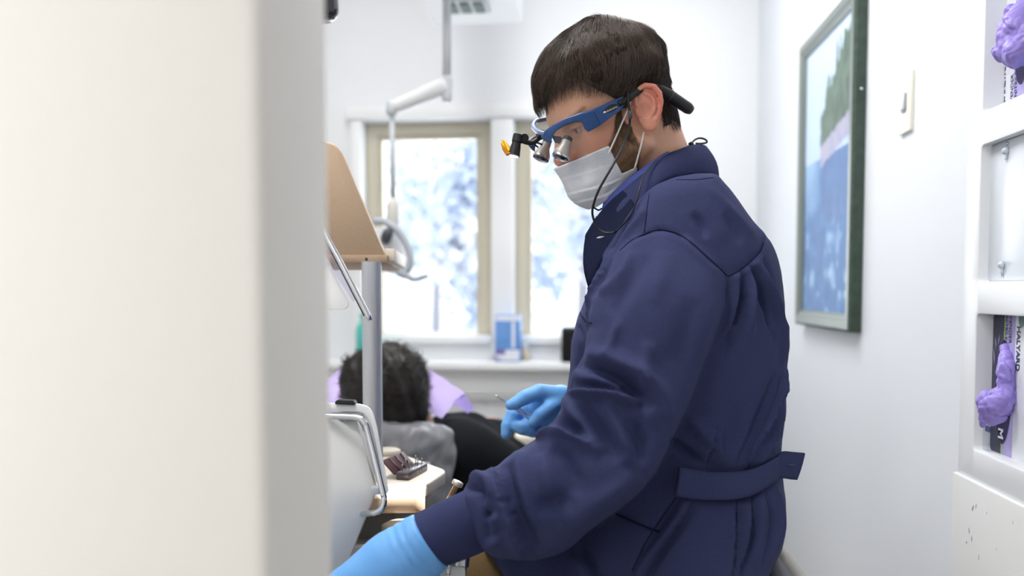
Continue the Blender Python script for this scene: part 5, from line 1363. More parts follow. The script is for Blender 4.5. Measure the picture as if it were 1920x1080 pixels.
# ---- half belt across the back and its loose button tab
def strip(name, top, bot, m, par, thick=.003, n=6, push=0):
    T_ = np.array(spline(top, n)); B_ = np.array(spline(bot, n)); N = len(T_)
    nrm = np.cross(T_[1:]-T_[:-1], (B_-T_)[:-1]); nrm = np.vstack([nrm, nrm[-1:]]); nrm /= np.linalg.norm(nrm, axis=1)[:, None]
    if (nrm @ (CAM-T_.mean(0))).mean() < 0: nrm = -nrm
    rows = [T_*(1-t)+B_*t + nrm*(.0012*math.sin(math.pi*t)) for t in np.linspace(0, 1, 6)]
    A = np.stack(rows, 1); Bk = A-nrm[:, None]*thick; M = N*6
    V = np.concatenate([A.reshape(-1, 3), Bk.reshape(-1, 3)]); F = grid_faces(N, 6); F += [(d+M, c+M, b+M, a+M) for a, b, c, d in F]
    for i in range(N-1): F += [(i*6, i*6+M, (i+1)*6+M, (i+1)*6), (i*6+5, (i+1)*6+5, (i+1)*6+5+M, i*6+5+M)]
    for k in range(5): F += [(k, k+1, k+1+M, k+M), ((N-1)*6+k, (N-1)*6+k+M, (N-1)*6+k+1+M, (N-1)*6+k+1)]
    return obj(name, (V, F), m, par)
from mathutils.bvhtree import BVHTree
jb = BVHTree.FromPolygons(Vj.tolist(), Fj.tolist())
def onjacket(px, py, off=.003):
    r = Vector(ray(px, py)).normalized(); h = jb.ray_cast(Vector(CAM), r)
    if h[0] is None: return WD(px, py, 1.08)
    return np.array(h[0])-np.array(r)*off
bt = [(1275, 876), (1300, 880), (1326, 884), (1355, 885), (1385, 884), (1410, 880), (1435, 870), (1452, 861), (1462, 856)]
bb_ = [(1268, 930), (1295, 935), (1325, 937), (1355, 937), (1385, 935), (1410, 929), (1435, 916), (1452, 905), (1463, 897)]
tp = [onjacket(a, b, .009) for a, b in bt]; bp = [onjacket(a, b, .009) for a, b in bb_]
# keep the belt taut: smooth the depth along it
def taut(pp, px):
    d = proj(np.array(pp))[2]; dd = np.polyval(np.polyfit([a for a, b in px], d, 3), [a for a, b in px]); dd += (np.minimum(d-dd, 0)).min()
    return [W(a, b, k) for (a, b), k in zip(px, dd)]
tp = taut(tp, bt); bp = taut(bp, bb_)
belt = strip('half_belt', tp, bp, m_navy, jk)
dl_ = proj(np.array([tp[-1]]))[2][0]
strip('belt_tab', [W(1456, 858, dl_-.004), W(1470, 847, dl_+.002), W(1490, 848, dl_+.012), W(1510, 850, dl_+.02)], [W(1458, 898, dl_-.004), W(1468, 897, dl_+.002), W(1482, 899, dl_+.012), W(1495, 900, dl_+.02)], m_navy, jk)
bm = BM(); q0 = W(1483, 872, dl_+.004); tube(bm, [W(1476, 872, dl_+.001), W(1490, 871, dl_+.008)], .0008, 6); obj('buttonhole', bm, mat('thread', '3E4468', .8), jk)
# ---- seams as fine piping lying in the cloth
def seam(pxs, m=m_navy_dark, r=.0007, off=.0004, n=10):
    pts = [onjacket(a[0], a[1], off) for a in spline([np.array(p, float) for p in pxs], n)]
    d = proj(np.array(pts))[2]; keep = [pts[0]]
    for k in range(1, len(pts)):
        if np.linalg.norm(pts[k]-keep[-1]) < .03: keep.append(pts[k])
    if len(keep) > 3:
        K = np.array(keep); K[1:-1] = (K[:-2]+K[1:-1]*2+K[2:])/4
        bm = BM(); tube(bm, K, r, 6); obj('seam', bm, m, jk)
seam([(1162, 470), (1185, 450), (1210, 438), (1232, 431), (1250, 432), (1275, 440), (1300, 458), (1330, 485), (1352, 505), (1364, 518)])
seam([(1366, 518), (1385, 508), (1405, 492), (1425, 472), (1432, 455)])
seam([(1217, 362), (1212, 400), (1208, 436)], r=.0005)
seam([(1268, 337), (1300, 337), (1338, 333)], r=.0006)
seam([(1268, 932), (1245, 965), (1212, 1015), (1185, 1072)], r=.0006)
for pl in (((1383, 940), (1382, 972), (1380, 1010), (1375, 1055), (1371, 1085)), ((1412, 934), (1410, 965), (1405, 1005), (1394, 1045), (1386, 1078)), ((1298, 942), (1283, 970), (1260, 1003), (1236, 1038), (1212, 1078)), ((1342, 812), (1337, 832), (1330, 855), (1326, 878)), ((1464, 705), (1455, 742), (1436, 790), (1412, 838), (1401, 876))):
    seam(pl, m_navy, .0006, .0007)  # pleat lips, not seams: thin ridges added to stand in for lit edges
tb_ = lambda o: BVHTree.FromPolygons([tuple(np.array(v.co)+np.array(o.matrix_basis.translation)+np.array(dent.location)) for v in o.data.vertices], [tuple(p.vertices) for p in o.data.polygons])
r_q = Vector(ray(1125, 445)).normalized(); h_q = tb_(fc_).ray_cast(Vector(CAM), r_q)
cq = np.array(h_q[0]) if h_q[0] is not None else WD(1125, 445, 1.02)
bm = BM(); prism(bm, [cq+RX*a-UY*b-FW*.0012 for a, b in ((-.0055, .0012), (-.002, -.0006), (.003, -.0014), (.0062, -.0012), (.003, .0008), (-.001, .0016))], FW*.0008); obj('buttonhole_glint', bm, mat('buttonhole_light', 'DDE6F2', .3), jk)  # pale sliver stands in for light showing through a buttonhole
# ---- pockets: side welt and chest pocket
def spline2(p): return [tuple(q) for q in spline([np.array(k) for k in p], 6)]
pw = [onjacket(a, b, .0012) for a, b in spline2(((1155, 964), (1180, 975), (1210, 988), (1237, 997)))]
bm = BM(); tube(bm, pw, .0013, 8); obj('pocket_welt', bm, m_navy_dark, jk)
cp = [(1088, 587), (1092, 594), (1100, 602), (1109, 606)]
bm = BM(); tube(bm, spline([onjacket(a, b, .001) for a, b in cp], 5), .0014, 8); obj('chest_pocket_edge', bm, m_navy_dark, jk)
# ---- trousers, shoes (mostly below the frame)
hipc = WD(1265, 1120, 1.14); kn = WD(800, 1150, 1.06); kf = WD(905, 1150, 1.27)
ft_n = np.array([kn[0]+.10, kn[1], .09]); ft_f = np.array([kf[0]+.12, kf[1]+.03, .09])
kn = WD(868, 1085, 1.05); 
def trousers(P):
    d = sd_ell(P, hipc+np.array([0, 0, -.10]), (.15, .18, .12))
    hn = hipc+np.array([-.02, -.10, -.11]); hf2 = hipc+np.array([-.02, .10, -.11])
    d = smin(d, sd_chain(P, [hn, kn], [.095, .072]), .03); d = smin(d, sd_chain(P, [hf2, kf], [.095, .072]), .03)
    d = smin(d, sd_chain(P, [kn, ft_n], [.068, .055]), .02); d = smin(d, sd_chain(P, [kf, ft_f], [.068, .055]), .02)
    return d+fbm(P, 30, 9, 3)*.002
ap = np.array([hipc, kn, kf, ft_n, ft_f])
Vt, Ft = surface_nets(trousers, ap.min(0)-np.array([.14, .2, .05]), ap.max(0)+.2, .007)
tr_ = qobj('trousers', Vt, Ft, m_tan, dent)
for f_ in (ft_n, ft_f):
    def shoe(P, f_=f_):
        d = sd_chain(P, [f_*[1, 1, 0]+[.04, 0, .05], f_*[1, 1, 0]+[-.05, 0, .045], f_*[1, 1, 0]+[-.14, 0, .035]], [.045, .044, .036], .02)
        d = smin(d, sd_cone(P, f_+[0.02, 0, .0], f_+[.0, 0, -.04], .04, .045), .02)
        return np.maximum(d, .002-P[:, 2])
    a, b = surface_nets(shoe, f_*[1, 1, 0]-[.2, .07, .01], f_*[1, 1, 0]+[.12, .07, .16], .005)
    qobj('shoe', a, b, mat('black_leather', '1D1C1E', .45, bump=(300, .1)), dent)

# ------------------------------------------------------------------ hands in blue nitrile gloves
def hand_sdf(P, palm, fingers, k=.006):
    d = None
    for a, b, ra, rb in palm:
        e = sd_cone(P, a, b, ra, rb); d = e if d is None else smin(d, e, .012)
    for pts, rad in fingers:
        d = smin(d, sd_chain(P, pts, rad, .002), k)
    return d
# far hand: palm towards the camera, thumb and fingers pinching the instrument
hd0 = 1.30
G = lambda px, py, d=0: WD(px, py, hd0+d)
far_palm = [(G(1090, 775, .02), G(1040, 765, .01), .031, .034), (G(1052, 748, .0), G(1020, 752, .0), .024, .021), (G(1052, 785, .01), G(1022, 778, .012), .026, .022), (G(1040, 765, .01), G(1008, 765, .015), .026, .020)]
far_f = [
 ([G(1050, 742, -.012), G(1012, 735, -.022), G(985, 745, -.030), G(966, 757, -.034), G(957, 760, -.036)], [.0165, .0135, .0125, .0105, .0085]),      # thumb
 ([G(1012, 750, .02), G(985, 765, .012), G(962, 778, -.002), G(952, 798, -.008), G(949, 814, -.010)], [.0135, .0125, .0125, .0110, .0090]),           # index
 ([G(1015, 770, .02), G(990, 790, .010), G(985, 800, -.006), G(972, 801, -.016)], [.0130, .0120, .0115, .0095]),                     # middle, curled
 ([G(1025, 782, .018), G(1012, 806, .004), G(998, 808, -.012), G(978, 806, -.020)], [.0125, .0120, .0110, .0090]),              # ring, curled
 ([G(1050, 752, -.016), G(1030, 764, -.030), G(1012, 778, -.034), G(1000, 791, -.032)], [.0130, .0115, .0105, .0090])]             # little finger folded
fp = np.array([p for a in far_f for p in a[0]]+[G(1090, 775)])
a, b = surface_nets(lambda P: hand_sdf(P, far_palm, far_f)+fbm(P, 110, 3, 2)*.0004, fp.min(0)-.045, fp.max(0)+.045, .0026)
qobj('glove', a, b, m_glove, dent)
# near hand: back of the hand, reaching down behind the partition, fingers over the tray rail
hn0 = .908
G = lambda px, py, d=0: WD(px, py, hn0+d)
near_palm = [(G(799, 1019), G(740, 1062, -.004), .0345, .041), (G(790, 1025), G(705, 1095, -.01), .037, .038), (G(740, 1062), G(655, 1105, -.01), .040, .029), (G(760, 1085), G(680, 1140, -.02), .036, .030)]
near_f = [
 ([G(655, 1095, .012), G(608, 1100, .02), G(580, 1130, .03), G(568, 1160, .03)], [.0145, .0135, .012, .0095]),
 ([G(655, 1115, -.004), G(600, 1130, .002), G(575, 1165, .012), G(568, 1195, .014)], [.0145, .0135, .012, .0095]),
 ([G(662, 1135, -.018), G(612, 1160, -.016), G(590, 1195, -.004), G(585, 1222, .0)], [.0140, .013, .0115, .009]),
 ([G(675, 1155, -.03), G(635, 1185, -.03), G(616, 1212, -.02), G(612, 1235, -.016)], [.0125, .0115, .0105, .0085]),
 ([G(735, 1050, .03), G(690, 1075, .05), G(655, 1105, .055), G(635, 1130, .055)], [.019, .016, .0135, .010])]
fp = np.array([p for a in near_f for p in a[0]]+[G(815, 1015)])
def near_sdf(P):
    d = hand_sdf(P, near_palm, near_f, .008)
    ax = (G(740, 1060)-G(799, 1019)); L_ = np.linalg.norm(ax); ax /= L_
    t = ((P-G(799, 1019)) @ ax)/L_
    wr = np.exp(-((t-.28)/.35)**2)
    s = t*26+fbm(P, 30, 12, 2)*2.2
    d = d - wr*.0011*np.sin(s)
    return smax(d, -(P-G(808, 1013)) @ ax, .003)
a, b = surface_nets(near_sdf, fp.min(0)-.05, fp.max(0)+.06, .003)
gn = qobj('glove', a, b, m_glove, dent)
bm = BM(); axg = G(799, 1019)-G(760, 1048)
rw = ring_tube(G(795, 1021), G(787, 1027), .0362, .0368, n=48, m=6, bulge=.0012, wob=.012); add_data(bm, rw); ro = obj('rolled_edge', bm, m_glove, gn)
# ------------------------------------------------------------------ surgical mask
m_mask = mat('mask_fabric', 'D9DEE6', .8, spec=.1, sss=.1, bump=[(900, .12)])
m_elas = mat('elastic_white', 'EDEAE6', .7)
MASKP = [(1035, 318), (1050, 311), (1090, 295), (1137, 275), (1152, 300), (1168, 325), (1196, 312), (1198, 322), (1170, 352), (1140, 376), (1112, 393), (1088, 385), (1062, 365), (1046, 338)]
Lm = [0, 1.0, 3.2, 5.0, 5.2, 5.4, 5.6, 5.4, 4.6, 3.5, 1.5, 0.4, 0, 0]
MFU = [toFU(a, b, l) for (a, b), l in zip(MASKP, Lm)]
print('MFU', [(round(a, 1), round(b, 1)) for a, b in MFU])
def tent(P):
    q = toH(P); s = q.copy(); s[:, 1] = np.abs(q[:, 1])
    d = sd_chain(s, [(10.4, 0, -2.0), (8.8, .6, -6.2), (7.4, .8, -8.8)], [1.0, 1.6, 1.3], 2)
    d = smin(d, sd_cone(s, (9.3, 0.8, -2.6), (4.2, 4.9, -1.4), 1.0, 1.0), 2.0)
    d = smin(d, sd_cone(s, (7.8, 1.0, -7.2), (2.4, 4.9, -4.2), 1.4, 1.0), 2.2)
    d = smin(d, sd_cone(s, (6.6, 1.4, -8.6), (1.5, 4.8, -5.6), 1.0, .8), 1.6)
    d = smin(d, head_sdf(P, False)*100-.05, .8)
    return d
def mask_sdf(P):
    q = toH(P)
    return smax(tent(P)-.34, sd_poly(q[:, 0], q[:, 2], MFU), .10)*.01
cm = H(5.5, 0, -5)
Vm, Fm = surface_nets(mask_sdf, cm-.105, cm+.105, .0016)
Vm = lap(Vm, Fm, 2, .5); Nm = vnormals(Vm, Fm)
Vm = folds(Vm, Nm, [([(1046, 338), (1090, 326), (1150, 306)], 7, .0012, 0, 1), ([(1058, 366), (1100, 355), (1141, 344), (1168, 333)], 8, .0022, 0, 1), ([(1074, 380), (1110, 372), (1134, 366), (1158, 352)], 8, .002, 0, 1), ([(1095, 300), (1110, 320), (1120, 345)], 14, .001), ([(1060, 325), (1075, 340), (1090, 362)], 16, -.0008), ([(1165, 332), (1150, 350), (1125, 378)], 6, -.0012), ([(1130, 345), (1140, 360), (1130, 375)], 8, .0010)])
Vm = lap(Vm, Fm, 1, .3)
mk = qobj('face_mask', Vm, Fm, m_mask, dent)
mb = BVHTree.FromPolygons(Vm.tolist(), Fm.tolist())
def onmask(px, py, off=.0006):
    r = Vector(ray(px, py)).normalized(); h = mb.ray_cast(Vector(CAM), r)
    return None if h[0] is None else np.array(h[0])-np.array(r)*off
hbv = BVHTree.FromPolygons([tuple(v) for v in V2], [tuple(f) for f in F2])
def onskin(px, py, off=.001, dflt=1.03):
    r = Vector(ray(px, py)).normalized(); h = hbv.ray_cast(Vector(CAM), r)
    return WD(px, py, dflt) if h[0] is None else np.array(h[0])-np.array(r)*off
# pinked weld dots near the edge and along the nose seam
bm = BM()
def dot(p, s):
    r = ray(*proj(p)[:2]); r = r/np.linalg.norm(r); x = np.cross(r, [0, 0, 1]); x /= np.linalg.norm(x); y = np.cross(x, r)
    bm.faces.new([bm.verts.new(p+x*s*a+y*s*b) for a, b in ((-1, -1), (1, -1), (1, 1), (-1, 1))])
for i in range(9):
    for j in range(5):
        t = i/8; px = 1131+(1161-1131)*t-j*3.4*.9; py = 287+(322-287)*t+j*3.4*.42+1
        p = onmask(px, py)
        if p is not None: dot(p, .00034)
for row in (0, 6, 11):
    for i in range(26):
        t = i/25; p = onmask(1044+(1118-1044)*t+row*.35, 321+(291-321)*t+row)
        if p is not None: dot(p, .00026)
obj('weld_dots', bm, mat('mask_weld', '9FA9B8', .8), mk, False)
for (a, b) in ((((1141, 288), .0), ((1150, 268), (1164, 236), (1177, 205), (1187, 178))), (((1190, 316), .0), ((1196, 295), (1203, 268), (1207, 248)))):
    p0 = onmask(*a[0], .001)
    if p0 is None: p0 = WD(*a[0], 1.03)
    pts = [p0]+[onskin(x, y, .0035) for x, y in b]
    bm = BM(); tube(bm, spline(pts, 5), .0013, 8); obj('ear_loop', bm, m_elas, mk)

# ------------------------------------------------------------------ dental loupes
m_lb = mat('loupe_blue', '2C5088', .34, metal=.35, coat=.25, noise=(200, '284A7E', .2))
m_blk = mat('loupe_black', '15161A', .45)
m_bei = mat('telescope_beige', 'A9A39C', .4, metal=.15)
m_chr = mat('chrome', 'C9CCD0', .18, 1)
m_dk = mat('lens_dark', '15181F', .08, coat=.6)
lp = empty('dental_loupes', HX(1100, 225, 7.4), 'blue dental loupes with telescopes and headlamp on the man\'s face', 'loupes')
def side_plate(px_pts, L, th, bev=.0008, far=False, bend=0):
    """plate traced in the head's side view at lateral L (cm), optionally bowed inwards towards the front"""
    pts = []
    for x, y in px_pts:
        fu = toH(HX(x, y, L)); l = L - bend*max(0, fu[0]-4.5)**1.6
        # re-trace so that the near plate keeps its outline
        if bend: 
            fu = toH(HX(x, y, l))
        pts.append((fu[0], l, fu[2]))
    return pts
def plate_mesh(pts, th, sgn=1, bev=.0007):
    bm = BM(); P3 = [H(f, l*sgn, u) for f, l, u in pts]
    prism(bm, P3, hl*(-th*sgn), bev, 2); return bm
PAIRS = [((1016, 251), (1016, 257)), ((1022, 245), (1025, 265)), ((1030, 239), (1033, 268)), ((1036, 235), (1037, 254)), ((1045, 230), (1044, 245)), ((1060, 222), (1060, 235)), ((1075, 217), (1078, 229)), ((1086, 213), (1089, 228)), ((1091, 211), (1093, 231)), ((1095, 210), (1097, 241)), ((1101, 208), (1104, 247)), ((1110, 205), (1117, 240)), ((1125, 199), (1130, 232)), ((1140, 192), (1146, 220)), ((1160, 183), (1165, 206)), ((1168, 180), (1171, 197)), ((1171, 184), (1172, 193))]
BOW = .13
def pl_pt(px, py, off=.0):
    l = 7.55
    for _ in range(8):
        fu = toH(HX(px, py, l)); l = 7.55-BOW*max(0, fu[0]-4.5)**1.6
    return HX(px, py, l+off)
def strip_frame(sgn, th=.34):
    V = []; F = []; n = 10
    for a, b in PAIRS:
        A_, B_ = toH(pl_pt(*a)), toH(pl_pt(*b)); w_ = B_-A_
        sec = [(.0, .25), (.06, .05), (.14, 0), (.86, 0), (.94, .05), (1, .25), (1, .75), (.9, 1), (.1, 1), (0, .75)]
        for t, k in sec:
            p = A_+w_*t; V.append(H(p[0], (p[1]-th*k)*sgn, p[2]))
    m = len(PAIRS)
    F = [(i*n+k, i*n+(k+1) % n, (i+1)*n+(k+1) % n, (i+1)*n+k) for i in range(m-1) for k in range(n)]
    F += [tuple(range(n-1, -1, -1)), tuple((m-1)*n+k for k in range(n))]
    bm = BM(); add_data(bm, (V, F)); bmesh.ops.recalc_face_normals(bm, faces=bm.faces[:]); return bm
obj('frame', strip_frame(1), m_lb, lp, 'auto', 'blue half-rim side frame')
obj('frame', strip_frame(-1), m_lb, lp, 'auto', 'far side frame')
# seam between frame and temple
bm = BM(); tube(bm, [pl_pt(1113, 206, .02), pl_pt(1116, 214, .03), pl_pt(1126, 233, .02)], .0003, 6); obj('hinge_seam', bm, m_blk, lp)
# front bridge: brow bar round to the far rim
b0 = pl_pt(1026, 252); q0 = toH(b0)
bar = [pl_pt(1022, 250, -.1), HX(1012, 248, 3), HX(1004, 243, -.5), HX(1000, 236, -3.2), HX(1003, 229, -4.8), HX(1010, 226, -5.4), HX(1030, 222, -6.2)]
bm = BM(); tube(bm, spline(bar, 6), .0034, 10); obj('brow_bar', bm, mat('loupe_blue_pale', '6F83AE', .35, metal=.2, coat=.3), lp)
nb = [H(q0[0]+.2, 1.1, q0[2]-.9), H(q0[0]+.9, .5, q0[2]-.1), H(q0[0]+.9, -.5, q0[2]-.1), H(q0[0]+.2, -1.1, q0[2]-.9)]
bm = BM(); tube(bm, spline(nb, 5), .0014, 8); obj('nose_bridge', bm, m_blk, lp)
# lenses: thin curved sheets
m_len = clear_glass('loupe_lens', (.93, .94, .97), .05)
for sg in (1, -1):
    LP = [(1094, 230), (1060, 236), (1040, 248), (1034, 262), (1037, 285), (1055, 292), (1080, 285), (1097, 268), (1102, 247)]
    pts = []
    for x, y in LP:
        l = 6.6
        for _ in range(6):
            fu = toH(HX(x, y, l)); l = 7.25-.14*max(0, fu[0]-4.0)**1.6
        pts.append((fu[0], l*sg, fu[2]))
    bm = BM(); vs = [bm.verts.new(H(*p)) for p in pts]; f = bm.faces.new(vs); bmesh.ops.triangulate(bm, faces=[f]); obj('lens', bm, m_len, lp, True)
# emblem and its lettering
e0 = pl_pt(1129, 213, .03); e1 = pl_pt(1159, 199, .03)
dirE = (e1-e0)/np.linalg.norm(e1-e0); upE = hu-dirE*(hu @ dirE); upE /= np.linalg.norm(upE); le = np.linalg.norm(e1-e0)
bm = BM(); pts = [e0+dirE*le*t+upE*le*h for t, h in ((0, 0), (.12, .10), (.35, .2), (.62, .24), (.9, .18), (1.0, .07), (.96, -.07), (.7, -.13), (.4, -.12), (.15, -.07))]
prism(bm, pts, hl*.0006); obj('emblem', bm, m_blk, lp, False)
zE = np.cross(dirE, upE); off = hl*.0008
text_obj('lettering', 'ORASCOPTIC', le*.118, mat('emblem_silver', 'D6D6D6', .3, .8), lp, e0+dirE*le*.22-upE*le*.045+off, dirE, upE, .0001, 'LEFT', .00003)
bm = BM(); lathe(bm, e0+dirE*le*.15+off, hl, [(le*.06, 0), (le*.06, .0002), (0, .0003)], 16); tube(bm, [e0+dirE*le*.05+off, e0+dirE*le*.12+off], le*.02, 6); obj('emblem_badge', bm, mat('emblem_silver', 'D6D6D6', .3, .8), lp)
# black temple tip over and behind the ear
A_ = pl_pt(1166, 191, .0); 
tip = [HX(1160, 195, 7.5), HX(1175, 186, 7.6), HX(1190, 174, 7.3), HX(1212, 163, 6.9), HX(1232, 165, 6.9)]
bm = BM(); tube(bm, spline(tip, 5), [.0042]*6+[.0062]*5+[.0058]*5+[.005]*5, 12); obj('temple_tip', bm, m_blk, lp)
t2 = [HX(1232, 164, 6.9), HX(1238, 168, 6.9), HX(1248, 174, 6.85), HX(1255, 179, 6.8), HX(1290, 203, 6.4), HX(1296, 207, 6.3)]
bm = BM(); tube(bm, t2, [.0045, .0064, .0075, .0082, .0082, .0062], 18); obj('battery_arm', bm, m_blk, lp)
bm = BM(); lathe(bm, t2[3], t2[4]-t2[3], [(.0084, 0), (.0085, .0008), (.0084, .0016)], 20); obj('arm_seam', bm, mat('loupe_seam', '303238', .4), lp)
# telescopes
def scope(p_eye, p_obj, re, ro, tilt):
    ax = (p_obj-p_eye); L_ = np.linalg.norm(ax); ax /= L_; ax2 = ax+tilt; ax2 /= np.linalg.norm(ax2)
    bm = BM(); lathe(bm, p_eye, ax2, [(re*.8, 0), (re, .001), (re*1.02, L_*.35), (ro*.95, L_*.75), (ro, L_*.9), (ro, L_)], 32)
    t = obj('telescope', bm, m_bei, lp, 'auto')
    bm = BM(); lathe(bm, p_eye+ax2*L_*.97, ax2, [(ro*1.01, 0), (ro*1.03, .0006), (ro*1.0, .0026), (ro*.84, .0028), (ro*.80, .0016)], 32); obj('chrome_ring', bm, m_chr, t, 'auto')
    bm = BM(); lathe(bm, p_eye+ax2*L_*.99, ax2, [(ro*.84, 0), (ro*.8, .0014), (ro*.5, .0022), (0, .0025)], 28); obj('objective_lens', bm, m_dk, t)
    bm = BM(); lathe(bm, p_eye-ax2*.006, ax2, [(re*.75, 0), (re*.92, .001), (re*.92, .007)], 24); obj('eyecup', bm, m_blk, t, 'auto')
camd = (CAM-HX(1045, 280, 3)); camd /= np.linalg.norm(camd)
scope(HX(1063, 264, 3.2), HX(1051, 295, 3.2), .0072, .0122, camd*.10)
scope(HX(1025, 268, -3.2), HX(1014, 297, -3.2), .0072, .0122, camd*.16)
bm = BM(); prism(bm, [HX(x, y, 3.0) for x, y in ((1034, 255), (1050, 256), (1058, 262), (1052, 270), (1040, 268))], hl*.002, .0006); obj('scope_mount', bm, mat('mount_smoke', '41404C', .3), lp, 'auto')
# headlamp: joint, arm, barrel and flip filter
j0 = HX(1015, 253, .8)
bm = BM(); lathe(bm, j0-hl*.008, hl, [(.0, 0), (.006, .0005), (.0065, .004), (.006, .014), (0, .0148)], 20)
obj('headlamp_joint', bm, m_blk, lp, 'auto')
bm = BM(); lathe(bm, j0+hl*.0068, hl, [(.0032, 0), (.0032, .001), (0, .0014)], 14); obj('joint_screw', bm, m_chr, lp)
arm = [HX(1013, 257, .8), HX(1006, 263, .8), HX(997, 268, .8), HX(989, 267, .8), HX(982, 265, .8), HX(972, 262, .8)]
bm = BM(); tube(bm, spline(arm, 5), .0036, 10)
lathe(bm, HX(983, 259, .8)-hl*.003, hl, [(.0058, 0), (.0058, .006)], 18)
obj('headlamp_arm', bm, m_blk, lp, 'auto')
l0, l1 = HX(972, 252, .8), HX(963, 293, .8); ax = (l1-l0)/np.linalg.norm(l1-l0)
bm = BM(); lathe(bm, l0, ax, [(.0, 0), (.0068, .0003), (.0072, .004), (.0072, .011), (.0064, .012), (.0064, .014), (.0072, .018), (.0082, .027), (.0086, .030)], 28); obj('headlamp_barrel', bm, m_blk, lp, 'auto')
hl_tip = l0+ax*.0302
bm = BM(); lathe(bm, hl_tip-ax*.0006, ax, [(.0088, 0), (.0088, .0012), (.007, .0016)], 28); obj('headlamp_bezel', bm, mat('bezel_violet', '5A3E5E', .3), lp, 'auto')
bm = BM(); lathe(bm, hl_tip+ax*.0006, ax, [(.0072, 0), (.0066, .0008), (0, .0012)], 24); obj('headlamp_lens', bm, mat('led_lens', 'FFFFFF', .2, emit=('FFF4F0', 3.0)), lp)
fl = [HX(x, y, .8) for x, y in ((940, 262), (947, 265), (955, 274), (959, 284), (959, 292), (949, 292), (942, 281), (939, 270))]
bm = BM(); prism(bm, fl, hl*.0016, .0004); obj('flip_filter', bm, mat('amber_filter', 'E8A51E', .15, trans=.55, coat=.3), lp, 'auto')
bm = BM(); tube(bm, [HX(948, 290, .8)+hl*.003, HX(955, 288, .8)+hl*.003, HX(962, 286, .8)], .0018, 8); obj('filter_hinge', bm, mat('amber_hinge', 'B9741B', .3), lp)
# lamp cable hanging from the temple, round the collar, with the cord lock at the nape
cb = [HX(1177, 172, 8.0), HX(1178, 190, 8.0), HX(1181, 215, 7.9), HX(1179, 243, 7.7)]
cb += [WD(1165, 280, 1.0), WD(1146, 315, .985), WD(1122, 358, .985), WD(1111, 392, .995), WD(1114, 414, 1.0), WD(1124, 431, 1.0), WD(1138, 437, .995), WD(1152, 436, .99)]
bm = BM(); tube(bm, spline(cb, 8), .0017, 8); obj('lamp_cable', bm, m_blk, lp)
bm = BM(); tube(bm, [HX(1180, 208, 8.0), HX(1182, 216, 7.95), HX(1182, 223, 7.9)], .0026, 8); obj('cable_sleeve', bm, mat('sleeve_grey', '4A4A4E', .5), lp)
c2 = [WD(1153, 436, .992), WD(1176, 412, .985), WD(1190, 388, .98), WD(1199, 355, .985), WD(1207, 330, 1.0), WD(1222, 309, 1.02), WD(1245, 292, 1.045), WD(1272, 281, 1.075), WD(1292, 273, 1.10)]
bm = BM(); tube(bm, spline(c2, 8), .0012, 8); obj('neck_cord', bm, m_blk, lp)
bm = BM(); lathe(bm, WD(1297, 273, 1.11), np.array([.3, 0, -.6]), [(0, -.006), (.0036, -.005), (.004, 0), (.0036, .005), (0, .006)], 14); obj('cord_lock', bm, m_blk, lp)
c3 = [WD(1296, 270, 1.11), WD(1303, 262, 1.115), WD(1313, 259, 1.12), WD(1323, 262, 1.12), WD(1325, 267, 1.12), WD(1316, 269, 1.12), WD(1305, 269, 1.115)]
bm = BM(); tube(bm, spline(c3, 6), .0014, 8); obj('cord_loop', bm, m_blk, lp)
bm = BM(); tube(bm, spline([WD(1113, 389, 1.05), WD(1122, 394, 1.06), WD(1128, 391, 1.07)], 5), .0012, 8); obj('cord_end', bm, m_blk, lp)
# headlamp beam
sl = bpy.data.lights.new('headlamp_beam', 'SPOT'); sl.energy = 190; sl.spot_size = math.radians(9.5); sl.spot_blend = .25; sl.shadow_soft_size = .003; sl.color = (1, .98, .95)
so = bpy.data.objects.new('headlamp_beam', sl); COL.objects.link(so); so.location = hl_tip+ax*.004
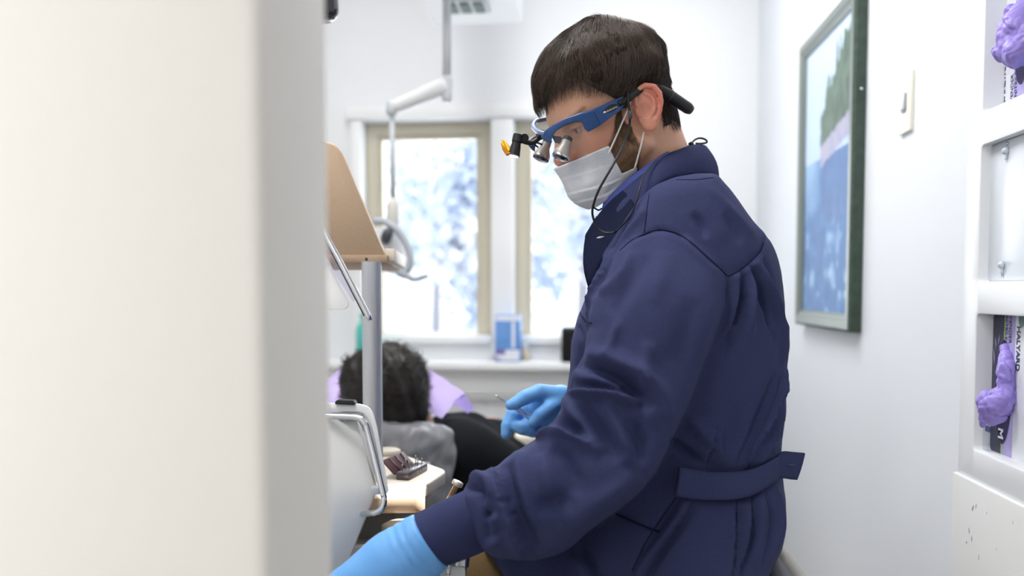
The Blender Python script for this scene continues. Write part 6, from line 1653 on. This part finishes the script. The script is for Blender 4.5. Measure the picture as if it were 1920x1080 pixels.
# ------------------------------------------------------------------ instrument held in the far hand
i0, i1 = WD(929, 741, 1.262), WD(1003, 787, 1.285)
hm = empty('tweezers', (i0+i1)/2, 'thin silver tweezers held between the thumb and fingers of the far glove', 'tweezers')
ax7 = (i1-i0); L7 = np.linalg.norm(ax7); ax7 /= L7; pr = np.cross(ax7, FW); pr /= np.linalg.norm(pr)
for sg in (1, -1):
    pts = [i0+pr*sg*.0004, i0+ax7*L7*.3+pr*sg*.0012, i0+ax7*L7*.55+pr*sg*.0022, i0+ax7*L7*.85+pr*sg*.0040, i1+pr*sg*.0042]
    bm = BM(); tube(bm, spline(pts, 5), [.0008]*3+[.0013]*6+[.0021]*8+[.0021]*4, 10); obj('tweezer_arm', bm, mat('satin_steel', 'E2E4E8', .3, .55), hm)
so.rotation_euler = (Vector(onz(762, 930, .80))-so.location).to_track_quat('-Z', 'Y').to_euler()
# ================================================================== LIGHT
w = bpy.data.worlds.new('world'); SC.world = w; w.use_nodes = True
nt = w.node_tree; bg = nt.nodes['Background']
tc = nt.nodes.new('ShaderNodeTexCoord'); sp = nt.nodes.new('ShaderNodeSeparateXYZ'); rp = nt.nodes.new('ShaderNodeValToRGB')
nt.links.new(tc.outputs['Generated'], sp.inputs[0]); nt.links.new(sp.outputs['Z'], rp.inputs[0]); nt.links.new(rp.outputs[0], bg.inputs[0])
rp.color_ramp.elements[0].position = .45; rp.color_ramp.elements[0].color = (.92, .95, 1, 1)
rp.color_ramp.elements[1].position = .8; rp.color_ramp.elements[1].color = (.80, .89, 1, 1)
bg.inputs[1].default_value = 2.0
def area(name, loc, target, size, power, col=(1, 1, 1), spread=180):
    l = bpy.data.lights.new(name, 'AREA'); l.shape = 'RECTANGLE'; l.size, l.size_y = size; l.energy = power; l.color = col; l.spread = math.radians(spread)
    o = bpy.data.objects.new(name, l); COL.objects.link(o); o.location = loc
    o.rotation_euler = (Vector(target)-Vector(loc)).to_track_quat('-Z', 'Y').to_euler(); return o
area('ceiling_fill', (-.3, 2.25, 2.5), (-.3, 2.25, 0), (.9, .7), 34, (1, .985, .96))  # unseen fill lamp added to brighten the window wall and room
area('window_daylight', (-.15, YB+.35, 1.35), (-.15, 1.0, 1.0), (1.3, 1.0), 22, (.92, .96, 1))
area('partition_fill', (-1.25, -1.1, 1.7), (-.95, .453, 1.15), (.7, .7), 8.8, (1, .975, .94), 75)  # unseen fill lamp added to brighten the partition face

area('hall_fill', (-.2, -1.0, 2.52), (0, -.2, 0), (.8, .8), 9, (1, .985, .96))  # unseen lamp added over the camera as frontal fill

area('ceiling_fill', (-.45, 1.0, 2.5), (-.3, 1.05, 0), (.5, .6), 21, (1, .985, .965))  # unseen fill lamp added to lift the dentist's head and near side
